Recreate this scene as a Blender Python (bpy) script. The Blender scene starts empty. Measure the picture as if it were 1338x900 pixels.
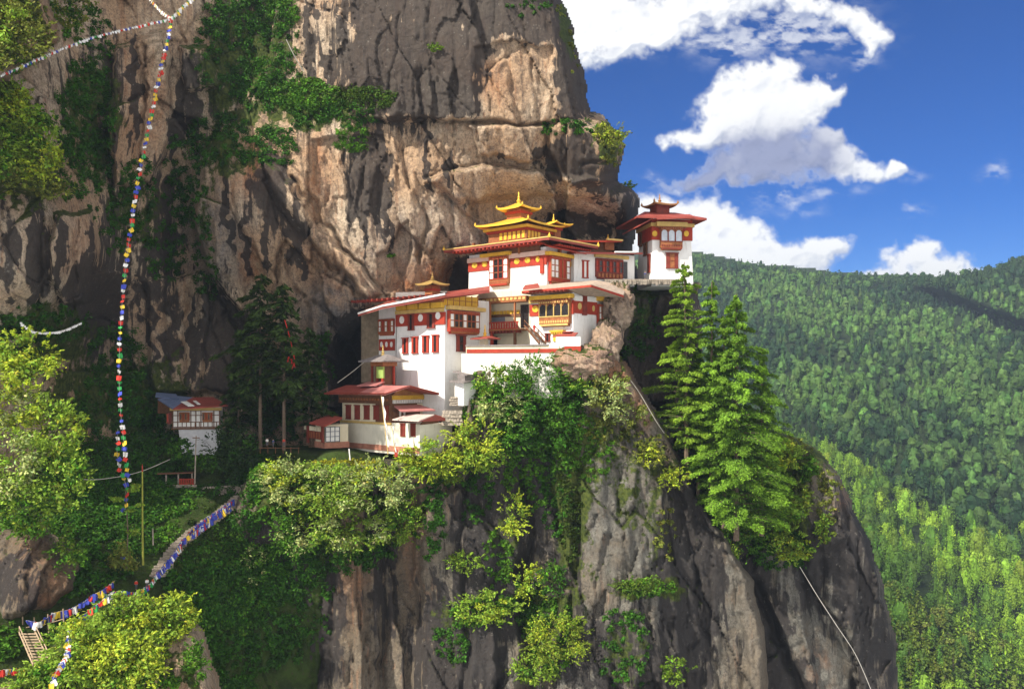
import bpy, math, random
import numpy as np
from mathutils import Vector, Matrix, Euler
R = math.radians
random.seed(7); rng = np.random.default_rng(7)
sc = bpy.context.scene
COL = sc.collection

# ------------------------------------------------------------------ camera, world, sun, exposure
F, CU, HZ = 1158.8, 669.0, 490.0        # focal length in photo pixels, centre column, horizon row
cam_d = bpy.data.cameras.new('camera'); cam = bpy.data.objects.new('camera', cam_d); COL.objects.link(cam)
cam.location = (0, 0, 0); cam.rotation_euler = (R(90), 0, 0)
cam_d.sensor_width = 36; cam_d.lens = 36*F/1338; cam_d.shift_y = (HZ-450)/1338
cam_d.clip_start = 1; cam_d.clip_end = 60000
sc.camera = cam
SUN_AZ, SUN_EL = R(-131), R(43)         # azimuth measured from +Y towards +X: the sun stands behind the camera's left
sdir = Vector((math.sin(SUN_AZ)*math.cos(SUN_EL), math.cos(SUN_AZ)*math.cos(SUN_EL), math.sin(SUN_EL)))
sun_d = bpy.data.lights.new('sun', 'SUN'); sun_d.energy = 4.7; sun_d.angle = R(0.5); sun_d.color = (1, .93, .82)
sun = bpy.data.objects.new('sun', sun_d); COL.objects.link(sun)
sun.location = (-60, -40, 120); sun.rotation_euler = sdir.to_track_quat('Z', 'Y').to_euler()
sc.view_settings.view_transform = 'Standard'; sc.view_settings.look = 'None'
sc.view_settings.exposure = 0.8; sc.view_settings.gamma = 1; sc.view_settings.use_curve_mapping = False
sc.cycles.max_bounces = 6; sc.cycles.diffuse_bounces = 3; sc.cycles.transparent_max_bounces = 6
sc.cycles.volume_bounces = 0

class NT:                                # small helper for node graphs
    def __init__(s, tree): s.t = tree; s.n = tree.nodes; s.l = tree.links
    def new(s, typ, ins=None, **kw):
        n = s.n.new(typ)
        for k, v in kw.items(): setattr(n, k, v)
        for k, v in (ins or {}).items(): s.put(n.inputs[k], v)
        return n
    def put(s, sock, v):
        if isinstance(v, bpy.types.NodeSocket): s.l.new(v, sock)
        elif isinstance(v, bpy.types.Node): s.l.new(v.outputs[0], sock)
        else: sock.default_value = v
    def m(s, op, a, b=0.0, c=None, clamp=False):
        n = s.n.new('ShaderNodeMath'); n.operation = op; n.use_clamp = clamp
        s.put(n.inputs[0], a); s.put(n.inputs[1], b)
        if c is not None: s.put(n.inputs[2], c)
        return n.outputs[0]
    def ramp(s, v, a, b, x=0.0, y=1.0):
        n = s.n.new('ShaderNodeMapRange'); n.interpolation_type = 'SMOOTHSTEP'
        s.put(n.inputs[0], v); s.put(n.inputs[1], a); s.put(n.inputs[2], b); s.put(n.inputs[3], x); s.put(n.inputs[4], y)
        return n.outputs[0]
    def mix(s, f, a, b, mode='MIX'):
        n = s.n.new('ShaderNodeMix'); n.data_type = 'RGBA'; n.blend_type = mode
        s.put(n.inputs[0], f)
        for i, v in ((6, a), (7, b)):
            if isinstance(v, (tuple, list)) and len(v) == 3: v = (*v, 1)
            s.put(n.inputs[i], v)
        return n.outputs[2]
    def noise(s, vec, scale, detail=4.0, rough=.55, dist=0.0):
        n = s.n.new('ShaderNodeTexNoise'); s.put(n.inputs['Vector'], vec)
        n.inputs['Scale'].default_value = scale; n.inputs['Detail'].default_value = detail
        n.inputs['Roughness'].default_value = rough; n.inputs['Distortion'].default_value = dist
        return n.outputs[0]
    def vmul(s, vec, xyz):
        n = s.n.new('ShaderNodeVectorMath'); n.operation = 'MULTIPLY'; s.put(n.inputs[0], vec); n.inputs[1].default_value = xyz
        return n.outputs[0]

# world: clear Nishita sky (the clouds are built further down)
W = bpy.data.worlds.new('World'); sc.world = W; W.use_nodes = True
W.node_tree.nodes.clear(); w = NT(W.node_tree)
sky = w.new('ShaderNodeTexSky', sky_type='NISHITA', sun_disc=False, sun_elevation=SUN_EL, sun_rotation=SUN_AZ, altitude=3000, air_density=1.0, dust_density=.3, ozone_density=3.0)
hs = w.new('ShaderNodeHueSaturation', {'Saturation': 1.5, 'Value': .58, 'Color': sky.outputs[0]})
skyc = w.mix(1.0, hs.outputs[0], (.46, .72, 1.08), 'MULTIPLY')
# bright white patches added behind the camera as fill light for the shade
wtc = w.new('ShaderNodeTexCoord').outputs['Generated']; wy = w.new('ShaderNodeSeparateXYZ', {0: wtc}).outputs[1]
rear_fill = w.m('MULTIPLY', w.ramp(wy, .2, -.2), w.ramp(w.noise(wtc, 3.2, 3, .6), .34, .50))
skyc = w.mix(rear_fill, skyc, (9.2, 8.9, 8.6))
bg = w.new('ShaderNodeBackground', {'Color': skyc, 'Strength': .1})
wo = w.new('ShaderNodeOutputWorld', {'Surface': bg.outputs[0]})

# ------------------------------------------------------------------ helpers
def P(u, v, D): return Vector(((u-CU)/F*D, D, (HZ-v)/F*D))
def tag(o, label=None, cat=None, group=None, kind=None):
    if label: o['label'] = label
    if cat: o['category'] = cat
    if group: o['group'] = group
    if kind: o['kind'] = kind
    return o
def link(name, me, parent=None):
    o = bpy.data.objects.new(name, me); COL.objects.link(o)
    if parent is not None: o.parent = parent
    return o
def root(name, loc, label, cat, group=None):
    o = bpy.data.objects.new(name, None); COL.objects.link(o); o.location = loc; o.empty_display_size = .5
    return tag(o, label, cat, group)
def wloc(o):
    v = Vector((0, 0, 0))
    while o is not None: v = v + Vector(o.location); o = o.parent
    return v
def quads_mesh(name, verts, faces4, mats=(), smooth=False, fattr=None, vattr=None):
    """fast mesh from numpy arrays, all faces with 4 (or 3) corners"""
    verts = np.asarray(verts, np.float32); faces = np.asarray(faces4, np.int32); k = faces.shape[1]
    me = bpy.data.meshes.new(name)
    me.vertices.add(len(verts)); me.vertices.foreach_set('co', verts.ravel())
    me.loops.add(faces.size); me.loops.foreach_set('vertex_index', faces.ravel())
    me.polygons.add(len(faces)); me.polygons.foreach_set('loop_start', np.arange(0, faces.size, k, dtype=np.int32))
    if fattr is not None:
        at = me.attributes.new('tint', 'FLOAT_COLOR', 'FACE'); at.data.foreach_set('color', np.asarray(fattr, np.float32).ravel())
    if vattr is not None:
        at = me.attributes.new('zone', 'FLOAT_COLOR', 'POINT'); at.data.foreach_set('color', np.asarray(vattr, np.float32).ravel())
    for m in mats: me.materials.append(m)
    me.update(); me.validate()
    if smooth: me.polygons.foreach_set('use_smooth', np.ones(len(faces), bool))
    return me

# numpy noise
def _hash(ix, iy, iz, seed):
    h = (ix.astype(np.int64)*374761393 + iy.astype(np.int64)*668265263 + iz.astype(np.int64)*2147483647 + seed*974634777) & 0xffffffff
    h = ((h ^ (h >> 13))*1274126177) & 0xffffffff
    h = ((h ^ (h >> 16))*2246822519) & 0xffffffff
    return ((h ^ (h >> 15)) & 0xffffff)/float(0xffffff)
def vnoise(p, seed=0):
    i = np.floor(p).astype(np.int64); f = p-i; f = f*f*f*(f*(f*6-15)+10)
    out = 0
    for dx in (0, 1):
        for dy in (0, 1):
            for dz in (0, 1):
                wgt = (f[:, 0] if dx else 1-f[:, 0])*(f[:, 1] if dy else 1-f[:, 1])*(f[:, 2] if dz else 1-f[:, 2])
                out = out + wgt*_hash(i[:, 0]+dx, i[:, 1]+dy, i[:, 2]+dz, seed)
    return out*2-1
def fbm(p, octv=4, seed=0, gain=.5):
    a, s, t = 1.0, 0, 0
    for k in range(octv):
        s = s + a*vnoise(p*(2.03**k), seed+k*17); t += a; a *= gain
    return s/t
def facets(x, z, sx, sz, seed, tilt):
    """blocky rock: every Voronoi cell is a tilted plane; returns offset and the distance to the cell border"""
    px, pz = x/sx, z/sz; ix, iz = np.floor(px).astype(np.int64), np.floor(pz).astype(np.int64)
    best = np.full(len(px), 9e9); second = best.copy(); off = np.zeros(len(px))
    zero = np.zeros_like(ix)
    for dx in (-1, 0, 1):
        for dz in (-1, 0, 1):
            cx, cz = ix+dx, iz+dz
            fx, fz = cx+_hash(cx, cz, zero, seed), cz+_hash(cx, cz, zero, seed+1)
            d = (px-fx)**2+(pz-fz)**2
            o = (_hash(cx, cz, zero, seed+2)*2-1) + tilt*((px-fx)*(_hash(cx, cz, zero, seed+3)*2-1)*2+(pz-fz)*(_hash(cx, cz, zero, seed+4)*2-1)*2)
            up = d < best
            second = np.where(up, best, np.minimum(second, d)); off = np.where(up, o, off); best = np.where(up, d, best)
    return off, np.sqrt(second)-np.sqrt(best)
def poly_sd(px, py, poly):
    """signed distance to polygon, positive inside"""
    n = len(poly); d = np.full(px.shape, 1e9); ins = np.zeros(px.shape, bool)
    for k in range(n):
        ax, ay = poly[k]; bx, by = poly[(k+1) % n]
        ex, ey = bx-ax, by-ay; L = ex*ex+ey*ey+1e-9
        t = np.clip(((px-ax)*ex+(py-ay)*ey)/L, 0, 1)
        d = np.minimum(d, np.hypot(px-ax-t*ex, py-ay-t*ey))
        if ay != by:
            c = ((ay > py) != (by > py)) & (px < (bx-ax)*(py-ay)/(by-ay)+ax); ins ^= c
    return np.where(ins, d, -d)
def line_d(px, py, pts):
    d = np.full(px.shape, 1e9)
    for (ax, ay), (bx, by) in zip(pts[:-1], pts[1:]):
        ex, ey = bx-ax, by-ay
        t = np.clip(((px-ax)*ex+(py-ay)*ey)/(ex*ex+ey*ey+1e-9), 0, 1)
        d = np.minimum(d, np.hypot(px-ax-t*ex, py-ay-t*ey))
    return d
def tps(ctrl):
    c = np.array(ctrl, float); xy = c[:, :2]/300; n = len(c)
    def ph(r2): return np.where(r2 > 1e-12, .5*r2*np.log(r2+1e-12), 0)
    K = ph(((xy[:, None]-xy[None])**2).sum(-1)) + np.eye(n)*.002
    Pm = np.hstack([np.ones((n, 1)), xy]); A = np.block([[K, Pm], [Pm.T, np.zeros((3, 3))]])
    sol = np.linalg.solve(A, np.concatenate([c[:, 2], np.zeros(3)]))
    def f(u, v):
        q = np.stack([u, v], -1)/300; out = sol[n]+q[:, 0]*sol[n+1]+q[:, 1]*sol[n+2]
        for k in range(n): out = out+sol[k]*ph(((q-xy[k])**2).sum(-1))
        return out
    return f
def sst(x, a, b):
    t = np.clip((x-a)/(b-a), 0, 1); return t*t*(3-2*t)

class Terrain:
    """a rock or hill surface: depth field over a patch of directions, then real 3-D displacement; edges roll back into depth"""
    def __init__(s, name, poly, ctrl, step, mat, slabs=(), cracks=(), holes=(), paint=(), curl=(12, 22), rough=1.0,
                 jag=3.0, seed=1, vstep=None, vgroove=1.0, flatn=None, base=(0, 0, 0, 0), smooth=False):
        us = [p[0] for p in poly]; vs = [p[1] for p in poly]
        gu = np.arange(min(us)-4, max(us)+4+step, step); gv = np.arange(min(vs)-4, max(vs)+4, vstep or step)
        U, V = np.meshgrid(gu, gv); nu, nv = len(gu), len(gv); u, v = U.ravel(), V.ravel()
        jp = np.stack([u/26, v/26, np.full_like(u, seed)], -1)
        ju, jv = fbm(jp, 3, seed+5)*jag*2.2, fbm(jp, 3, seed+9)*jag*2.2
        sd = poly_sd(u+ju, v+jv, poly)
        f = tps(ctrl); D = f(u, v); s.f = f
        wu, wv_ = u+fbm(jp*.8, 3, seed+21)*9, v+fbm(jp*.8, 3, seed+31)*9
        for (pl, amt, wd) in slabs: D = D+1.4*amt*sst(poly_sd(wu, wv_, pl), -wd*.6, wd*.6)
        for (a, b, ra, rb, amt) in holes: D = D+amt*np.exp(-(((wu-a)/ra)**2+((wv_-b)/rb)**2)**1.5)
        for (pts, amt, wd) in cracks: D = D+amt*np.exp(-(line_d(wu, wv_, pts)/wd)**2)
        X, Z = (u-CU)/F*D, (HZ-v)/F*D
        q = np.stack([X, np.full_like(X, seed*3.1), Z], -1)
        if flatn is None:
            wx, wz = X+fbm(q/8, 4, seed)*1.3, Z+fbm(q/8, 4, seed+3)*1.6
            o1, e1 = facets(wx+wz*.28, wz, 9, 30, seed, .9); o2, e2 = facets(wx+50-wz*.12, wz, 3.2, 13, seed+40, .9); o3, e3 = facets(wx*1.1+wz*.1, wz+9, 1.3, 4.2, seed+80, .8)
            vg = .55-1.5*np.abs(fbm(np.stack([X/2.6, q[:, 1], Z/46], -1), 5, seed+60, .55))
            soft = .25+.75*sst(fbm(q/16, 3, seed+71), -.15, .25)
            disp = rough*(1.5*o1+soft*(.95*o2+.36*o3)+.3*fbm(q/9, 3, seed+90)+.22*(.5-np.abs(fbm(q/np.array([1.6, 1, 2.4]), 4, seed+99, .6)))*2+.5*vgroove*vg
                          + .7*np.exp(-(e1/.02)**2)+.25*np.exp(-(e2/.03)**2)*soft)
            D = D+disp
        else:
            D = D+flatn(q)
        r, dep = curl
        k = np.clip(1-sd/r, 0, 1); D = D+dep*(1-np.sqrt(np.clip(1-k*k, 0, 1)))
        s.u, s.v, s.D, s.sd = u, v, D, sd; s.gu, s.gv, s.nu, s.nv = gu, gv, nu, nv
        co = np.stack([(u-CU)/F*D, D, (HZ-v)/F*D], -1)
        ins = (sd > -step*1.2).reshape(nv, nu)
        idx = np.arange(nu*nv).reshape(nv, nu)
        ok = ins[:-1, :-1] & ins[1:, :-1] & ins[:-1, 1:] & ins[1:, 1:]
        faces = np.stack([idx[:-1, :-1][ok], idx[1:, :-1][ok], idx[1:, 1:][ok], idx[:-1, 1:][ok]], -1)
        zone = np.zeros((len(u), 4)); zone[:] = base
        nz = fbm(np.stack([u/14, v/14, np.zeros_like(u)], -1), 4, seed+7); nzs = fbm(np.stack([u/4, v/40, np.zeros_like(u)], -1), 4, seed+8)
        pu, pv_ = u+fbm(jp*1.3, 4, seed+11)*16, v+fbm(jp*1.3, 4, seed+12)*16
        for (ch, a, b, ra, rb, amt) in paint:
            kk = 1.15 if ch == 'k' else 1.0; val = np.exp(-(((pu-a)/ra/kk)**2+((pv_-b)/rb/kk)**2)**1.6)*amt
            zone[:, 'kmgo'.index(ch)] = np.maximum(zone[:, 'kmgo'.index(ch)], val*(1+.5*nz+.3*nzs)) if amt > 0 else zone[:, 'kmgo'.index(ch)]+val
        zone = np.clip(zone, 0, 1)
        used = np.unique(faces); rm = np.full(len(u), -1); rm[used] = np.arange(len(used))
        me = quads_mesh(name, co[used], rm[faces], [mat], smooth=smooth, vattr=zone[used])
        s.ob = tag(link(name, me), kind='structure')
    def depth(s, u, v):
        i = np.clip(np.round((np.asarray(u)-s.gu[0])/(s.gu[1]-s.gu[0])).astype(int), 0, s.nu-1)
        j = np.clip(np.round((np.asarray(v)-s.gv[0])/(s.gv[1]-s.gv[0])).astype(int), 0, s.nv-1)
        return s.D.reshape(s.nv, s.nu)[j, i], s.sd.reshape(s.nv, s.nu)[j, i]

# ------------------------------------------------------------------ rock, soil and hill materials
def new_mat(name):
    m = bpy.data.materials.new(name); m.use_nodes = True; m.node_tree.nodes.clear(); t = NT(m.node_tree)
    return m, t
def rock_material(name, tan=(.52, .35, .215), cream=(.66, .53, .385), grey=(.17, .16, .155), brown=(.24, .16, .11), scale=1.0, greyness=0.0):
    m, t = new_mat(name)
    co = t.new('ShaderNodeTexCoord').outputs['Object']; at = t.new('ShaderNodeAttribute', attribute_name='zone')
    sp = t.new('ShaderNodeSeparateColor', {0: at.outputs['Color']}); k_, m_, g_ = sp.outputs[0], sp.outputs[1], sp.outputs[2]; o_ = at.outputs['Alpha']
    geo = t.new('ShaderNodeNewGeometry'); nz = t.new('ShaderNodeSeparateXYZ', {0: geo.outputs['Normal']}).outputs[2]
    big = t.noise(co, .05, 5, .6, .6); mid = t.noise(co, .28, 6, .65, .4); fine = t.noise(co, 1.9, 8, .7); 
    streak = t.noise(t.vmul(co, (.55, .55, .035)), 1.0, 7, .62, .5)
    streak2 = t.noise(t.vmul(co, (1.5, 1.5, .05)), 1.0, 5, .6, .3)
    c = t.mix(t.ramp(big, .38, .66), tan, cream)
    c = t.mix(t.ramp(mid, .48, .72, 0, .75), c, brown)
    c = t.mix(t.ramp(streak2, .5, .66, 0, .6), c, t.mix(.7, c, (.12, .10, .09)))
    c = t.mix(t.ramp(t.noise(t.vmul(co, (.9, .9, .03)), 1.0, 4, .55), .58, .66, 0, .45), c, (.40, .20, .10))
    c = t.mix(t.m('MULTIPLY', o_, t.ramp(streak, .3, .6, .35, 1)), c, (.46, .17, .055))
    c = t.mix(t.m('ADD', greyness, t.m('MULTIPLY', g_, t.ramp(mid, .25, .6, .55, 1)), clamp=True), c, t.mix(t.ramp(mid, .35, .7), grey, tuple(min(1, x*1.75) for x in grey)))
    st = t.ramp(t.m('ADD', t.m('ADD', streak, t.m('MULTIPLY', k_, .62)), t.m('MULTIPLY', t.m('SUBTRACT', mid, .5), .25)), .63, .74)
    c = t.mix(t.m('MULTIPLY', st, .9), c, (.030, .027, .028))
    c = t.mix(t.ramp(fine, .44, .66, 0, .85), c, t.mix(.62, c, (.05, .042, .036)))
    wn = t.new('ShaderNodeTexNoise', {'Vector': co, 'Scale': .8, 'Detail': 4}); wd_ = t.new('ShaderNodeVectorMath', {0: wn.outputs['Color'], 1: (.5, .5, .5)}, operation='SUBTRACT')
    wco = t.new('ShaderNodeVectorMath', {0: co, 1: t.new('ShaderNodeVectorMath', {0: wd_.outputs[0], 'Scale': 2.0}, operation='SCALE').outputs[0]}, operation='ADD').outputs[0]
    vor = t.new('ShaderNodeTexVoronoi', {'Vector': t.vmul(wco, (.36, .36, .15))}, feature='DISTANCE_TO_EDGE')
    chip = t.new('ShaderNodeTexVoronoi', {'Vector': t.vmul(wco, (.95, .95, .42))}, feature='F1'); cv = t.new('ShaderNodeSeparateColor', {0: chip.outputs['Color']}).outputs[0]
    c = t.mix(t.m('MULTIPLY', t.ramp(cv, .35, 1.0), .38), c, t.mix(.55, c, (.07, .06, .055)))
    crk = t.m('MULTIPLY', t.ramp(vor.outputs['Distance'], .0, .035, 1, 0), t.ramp(mid, .42, .55))
    c = t.mix(t.m('MULTIPLY', crk, .8), c, (.035, .028, .024))
    lich = t.ramp(t.noise(co, .9, 6, .75), .60, .68, 0, .35)
    c = t.mix(lich, c, (.40, .37, .32))
    mo = t.m('ADD', t.m('MULTIPLY', m_, 1.25), t.m('MULTIPLY', t.ramp(nz, .35, .8), .55))
    mo = t.ramp(t.m('ADD', mo, t.m('MULTIPLY', t.m('SUBTRACT', t.noise(co, .7, 6, .7), .5), 1.4)), .55, .8)
    mc = t.mix(t.ramp(t.noise(co, 1.3, 5, .6), .35, .65), (.030, .048, .010), (.085, .105, .02))
    c = t.mix(mo, c, mc)
    h = t.m('ADD', t.m('ADD', t.m('MULTIPLY', fine, .7), t.m('MULTIPLY', cv, .45)), t.m('ADD', t.m('MULTIPLY', t.noise(co, 5.5, 6, .7), .12), t.m('MULTIPLY', streak2, .25)))
    b = t.new('ShaderNodeBump', {'Strength': .9, 'Distance': .9, 'Height': h})
    bs = t.new('ShaderNodeBsdfPrincipled', {'Base Color': c, 'Roughness': .88, 'Normal': b.outputs[0]}); bs.inputs['Specular IOR Level'].default_value = .18
    t.new('ShaderNodeOutputMaterial', {0: bs.outputs[0]})
    return m
def soil_material(name, a, b, c3):
    m, t = new_mat(name); co = t.new('ShaderNodeTexCoord').outputs['Object']
    c = t.mix(t.ramp(t.noise(co, .35, 6, .65), .35, .65), a, b); c = t.mix(t.ramp(t.noise(co, 1.6, 6, .7), .52, .7), c, c3)
    bm = t.new('ShaderNodeBump', {'Strength': 1.0, 'Distance': .6, 'Height': t.noise(co, 2.2, 6, .7)})
    bs = t.new('ShaderNodeBsdfPrincipled', {'Base Color': c, 'Roughness': .95, 'Normal': bm.outputs[0]}); bs.inputs['Specular IOR Level'].default_value = .1
    t.new('ShaderNodeOutputMaterial', {0: bs.outputs[0]}); return m
ROCK = rock_material('cliff_rock'); ROCK_G = rock_material('grey_cliff_rock', tan=(.18, .135, .085), cream=(.26, .21, .15), grey=(.125, .12, .102), brown=(.085, .065, .04), greyness=.15)
SOIL = soil_material('mossy_soil', (.022, .036, .008), (.045, .075, .014), (.06, .05, .03))
HILL = soil_material('forest_floor', (.012, .022, .009), (.022, .036, .012), (.03, .035, .016))

# ------------------------------------------------------------------ terrain
A_ctrl = [(-300,-150,172),(-300,300,160),(-300,700,150),(0,-100,160),(0,0,160),(0,200,161),(60,150,166),(0,400,158),(100,330,173),(60,420,170),(110,250,181),(0,560,168),
 (130,0,195),(200,0,201),(200,100,204),(180,200,206),(230,220,212),(160,300,201),(150,400,206),(220,300,213),(200,450,211),(260,470,214),(300,420,220),(250,520,212),(120,480,200),
 (300,250,208),(350,200,207),(330,300,208),(400,100,211),(380,0,213),(450,0,211),(450,250,207),(500,300,207),(420,380,210),(480,400,211),(400,460,214),(450,480,216),
 (560,0,207),(650,0,207),(600,80,204),(680,80,205),(680,150,204),(560,150,207),(600,220,208),(680,250,214),(750,290,217),(560,300,209),(640,310,214),
 (720,0,211),(760,130,208),(800,190,206),(790,230,209),(815,280,214),(790,300,219),(600,380,216),(540,400,214),(680,400,218),(830,400,211),(860,400,213),(870,500,219),(820,480,220),(900,600,217),(940,700,214),
 (250,650,208),(300,950,206),(940,950,214),(600,600,214),(600,-120,212),(300,-120,214)]
A_poly = [(-300,-150),(715,-150),(722,-60),(731,0),(748,40),(764,105),(771,145),(787,150),(806,168),(817,188),(811,215),(807,236),(826,244),(834,262),(832,285),(827,330),(834,366),(912,367),(916,420),(920,600),(960,700),(960,960),(-300,960)]
A = Terrain('cliff', A_poly, A_ctrl, 1.9, ROCK, seed=3, curl=(26, 30), jag=2.0,
 slabs=[([(262,200),(256,290),(262,335),(290,385),(330,425),(345,520),(480,540),(1000,520),(1000,-250),(390,-250),(352,80),(300,170)], -6, 7),
  ([(480,157),(560,160),(620,158),(690,161),(772,152),(790,-250),(430,-250),(440,100),(460,140)], -2.6, 4),
  ([(620,62),(660,55),(722,66),(722,112),(706,160),(622,158)], 1.2, 4), ([(612,164),(711,162),(707,205),(690,213),(630,202)], -2.6, 4),
  ([(345,212),(372,232),(420,300),(470,352),(505,388),(482,392),(440,352),(400,312),(360,262)], -2.4, 4),
  ([(408,182),(500,175),(530,240),(540,330),(520,380),(500,380),(450,310),(408,250)], 1.2, 4),
  ([(715,162),(770,152),(818,182),(815,238),(742,242),(715,200)], -4, 8), ([(75,280),(120,278),(130,330),(112,392),(86,398),(64,362)], -4.5, 6),
  ([(400,390),(455,348),(492,392),(470,430),(440,475),(410,442)], -2.2, 4), ([(190,370),(262,355),(312,440),(300,510),(200,515)], -3, 8),
  ([(150,60),(215,40),(222,180),(200,240),(150,240),(140,160)], -4, 8), ([(232,60),(272,60),(280,115),(240,118)], -3.5, 6),
  ([(560,230),(640,215),(720,225),(800,240),(790,262),(700,255),(600,262)], -2.5, 8)],
 holes=[(740,296,66,24,8),(596,366,20,26,9),(468,482,30,55,13),(690,270,60,26,4),(850,470,40,95,9),(800,330,22,40,8),(236,330,22,150,7),(100,220,40,120,4)],
 cracks=[([(482,157),(560,160),(620,159),(690,161),(712,158)], 1.8, 2.6),([(520,168),(534,240),(560,285),(550,340)], 1.6, 2.6),([(620,160),(630,200),(640,215)], 1.4, 2.4),
  ([(380,230),(440,310),(505,388)], 2.2, 3),([(345,235),(400,310),(440,360),(480,392)], 2, 3),([(660,60),(672,130),(676,160)], 1.2, 3),([(385,380),(420,398),(440,425)], 1.8, 2.6),([(760,215),(800,210)], 1.4, 2.6),([(400, 250), (470, 350), (510, 392)], 0.77, 1.7),([(430, 335), (500, 425)], 0.72, 1.7),([(360, 262), (402, 322), (430, 384)], 0.77, 1.7),([(415, 185), (412, 300)], 0.66, 1.7),([(460, 200), (458, 318)], 0.55, 1.6),([(495, 228), (490, 330)], 0.61, 1.7),([(300, 198), (312, 332)], 0.77, 1.8),([(272, 228), (262, 335)], 0.72, 1.8),([(190, 60), (180, 250)], 1.8, 2.2),([(150, 120), (145, 300)], 1.6, 2),([(215, 368), (222, 500)], 1.8, 2),([(243, 376), (236, 505)], 1.8, 2),([(278, 380), (262, 500)], 1.8, 2),([(100, 288), (96, 402)], 1.8, 2),([(58, 288), (53, 402)], 1.8, 2),([(582, 168), (592, 240), (644, 304)], 0.72, 1.8),([(702, 214), (722, 250), (792, 272)], 0.72, 1.8),([(560, 0), (572, 152)], 0.72, 1.8),([(522, 18), (500, 150)], 0.72, 1.8),([(622, 0), (610, 62)], 0.72, 1.8),([(690, 60), (702, 152)], 0.66, 1.7),([(440, 430), (500, 392)], 0.66, 1.8),([(536, 335), (610, 322), (660, 338)], 0.55, 1.7),([(170, 60), (240, 52)], 0.77, 1.8),([(560, 225), (640, 212), (705, 222)], 0.77, 1.8),([(580,250),(620,290),(640,330)],1.5,3)],
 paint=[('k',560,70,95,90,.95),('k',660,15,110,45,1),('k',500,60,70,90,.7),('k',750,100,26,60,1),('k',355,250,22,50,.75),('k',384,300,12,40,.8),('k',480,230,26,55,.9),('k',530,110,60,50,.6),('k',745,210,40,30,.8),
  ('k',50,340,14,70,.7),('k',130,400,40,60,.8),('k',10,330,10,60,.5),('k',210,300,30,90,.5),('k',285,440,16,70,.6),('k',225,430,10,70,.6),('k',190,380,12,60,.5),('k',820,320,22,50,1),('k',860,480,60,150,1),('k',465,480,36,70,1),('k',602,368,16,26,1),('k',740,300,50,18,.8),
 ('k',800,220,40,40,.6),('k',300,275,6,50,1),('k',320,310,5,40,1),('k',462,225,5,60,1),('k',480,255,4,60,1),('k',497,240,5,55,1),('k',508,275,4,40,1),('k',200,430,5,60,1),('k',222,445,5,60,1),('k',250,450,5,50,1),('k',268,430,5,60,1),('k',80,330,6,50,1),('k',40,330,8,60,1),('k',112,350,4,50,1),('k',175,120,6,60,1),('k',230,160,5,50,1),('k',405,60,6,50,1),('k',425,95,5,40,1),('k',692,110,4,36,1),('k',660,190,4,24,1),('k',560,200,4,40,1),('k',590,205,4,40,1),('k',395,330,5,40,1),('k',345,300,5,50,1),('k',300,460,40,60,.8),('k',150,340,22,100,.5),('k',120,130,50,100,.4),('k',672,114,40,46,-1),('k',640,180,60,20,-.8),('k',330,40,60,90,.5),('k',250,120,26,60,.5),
  ('g',440,430,60,60,.9),('g',280,310,40,70,.7),('g',200,500,30,30,.7),('g',620,300,70,60,.35),('g',820,280,30,40,.8),('g',520,330,50,50,.35),('g',120,430,60,60,.5),
  ('o',330,220,26,40,.7),('o',415,220,14,50,.5),('o',320,340,16,40,.7),('o',572,358,46,20,1),('o',540,374,34,12,1),('o',640,110,30,30,.35),('o',180,150,40,80,.4),('o',420,350,40,30,.3),('o',100,330,14,60,.35),('o',880,480,14,60,.7),
  ('m',320,90,80,110,.75),('m',400,140,90,34,.8),('m',290,200,60,40,.7),('m',120,160,50,110,.75),('m',40,220,60,80,.6),('m',180,270,50,60,.6),('m',260,270,30,80,.5),('m',800,190,30,26,.8),('m',740,30,12,60,.7),('m',830,420,30,60,.6),('m',60,440,80,50,.8),('m',150,520,120,60,.9),('m',350,500,60,80,.7)])

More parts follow.
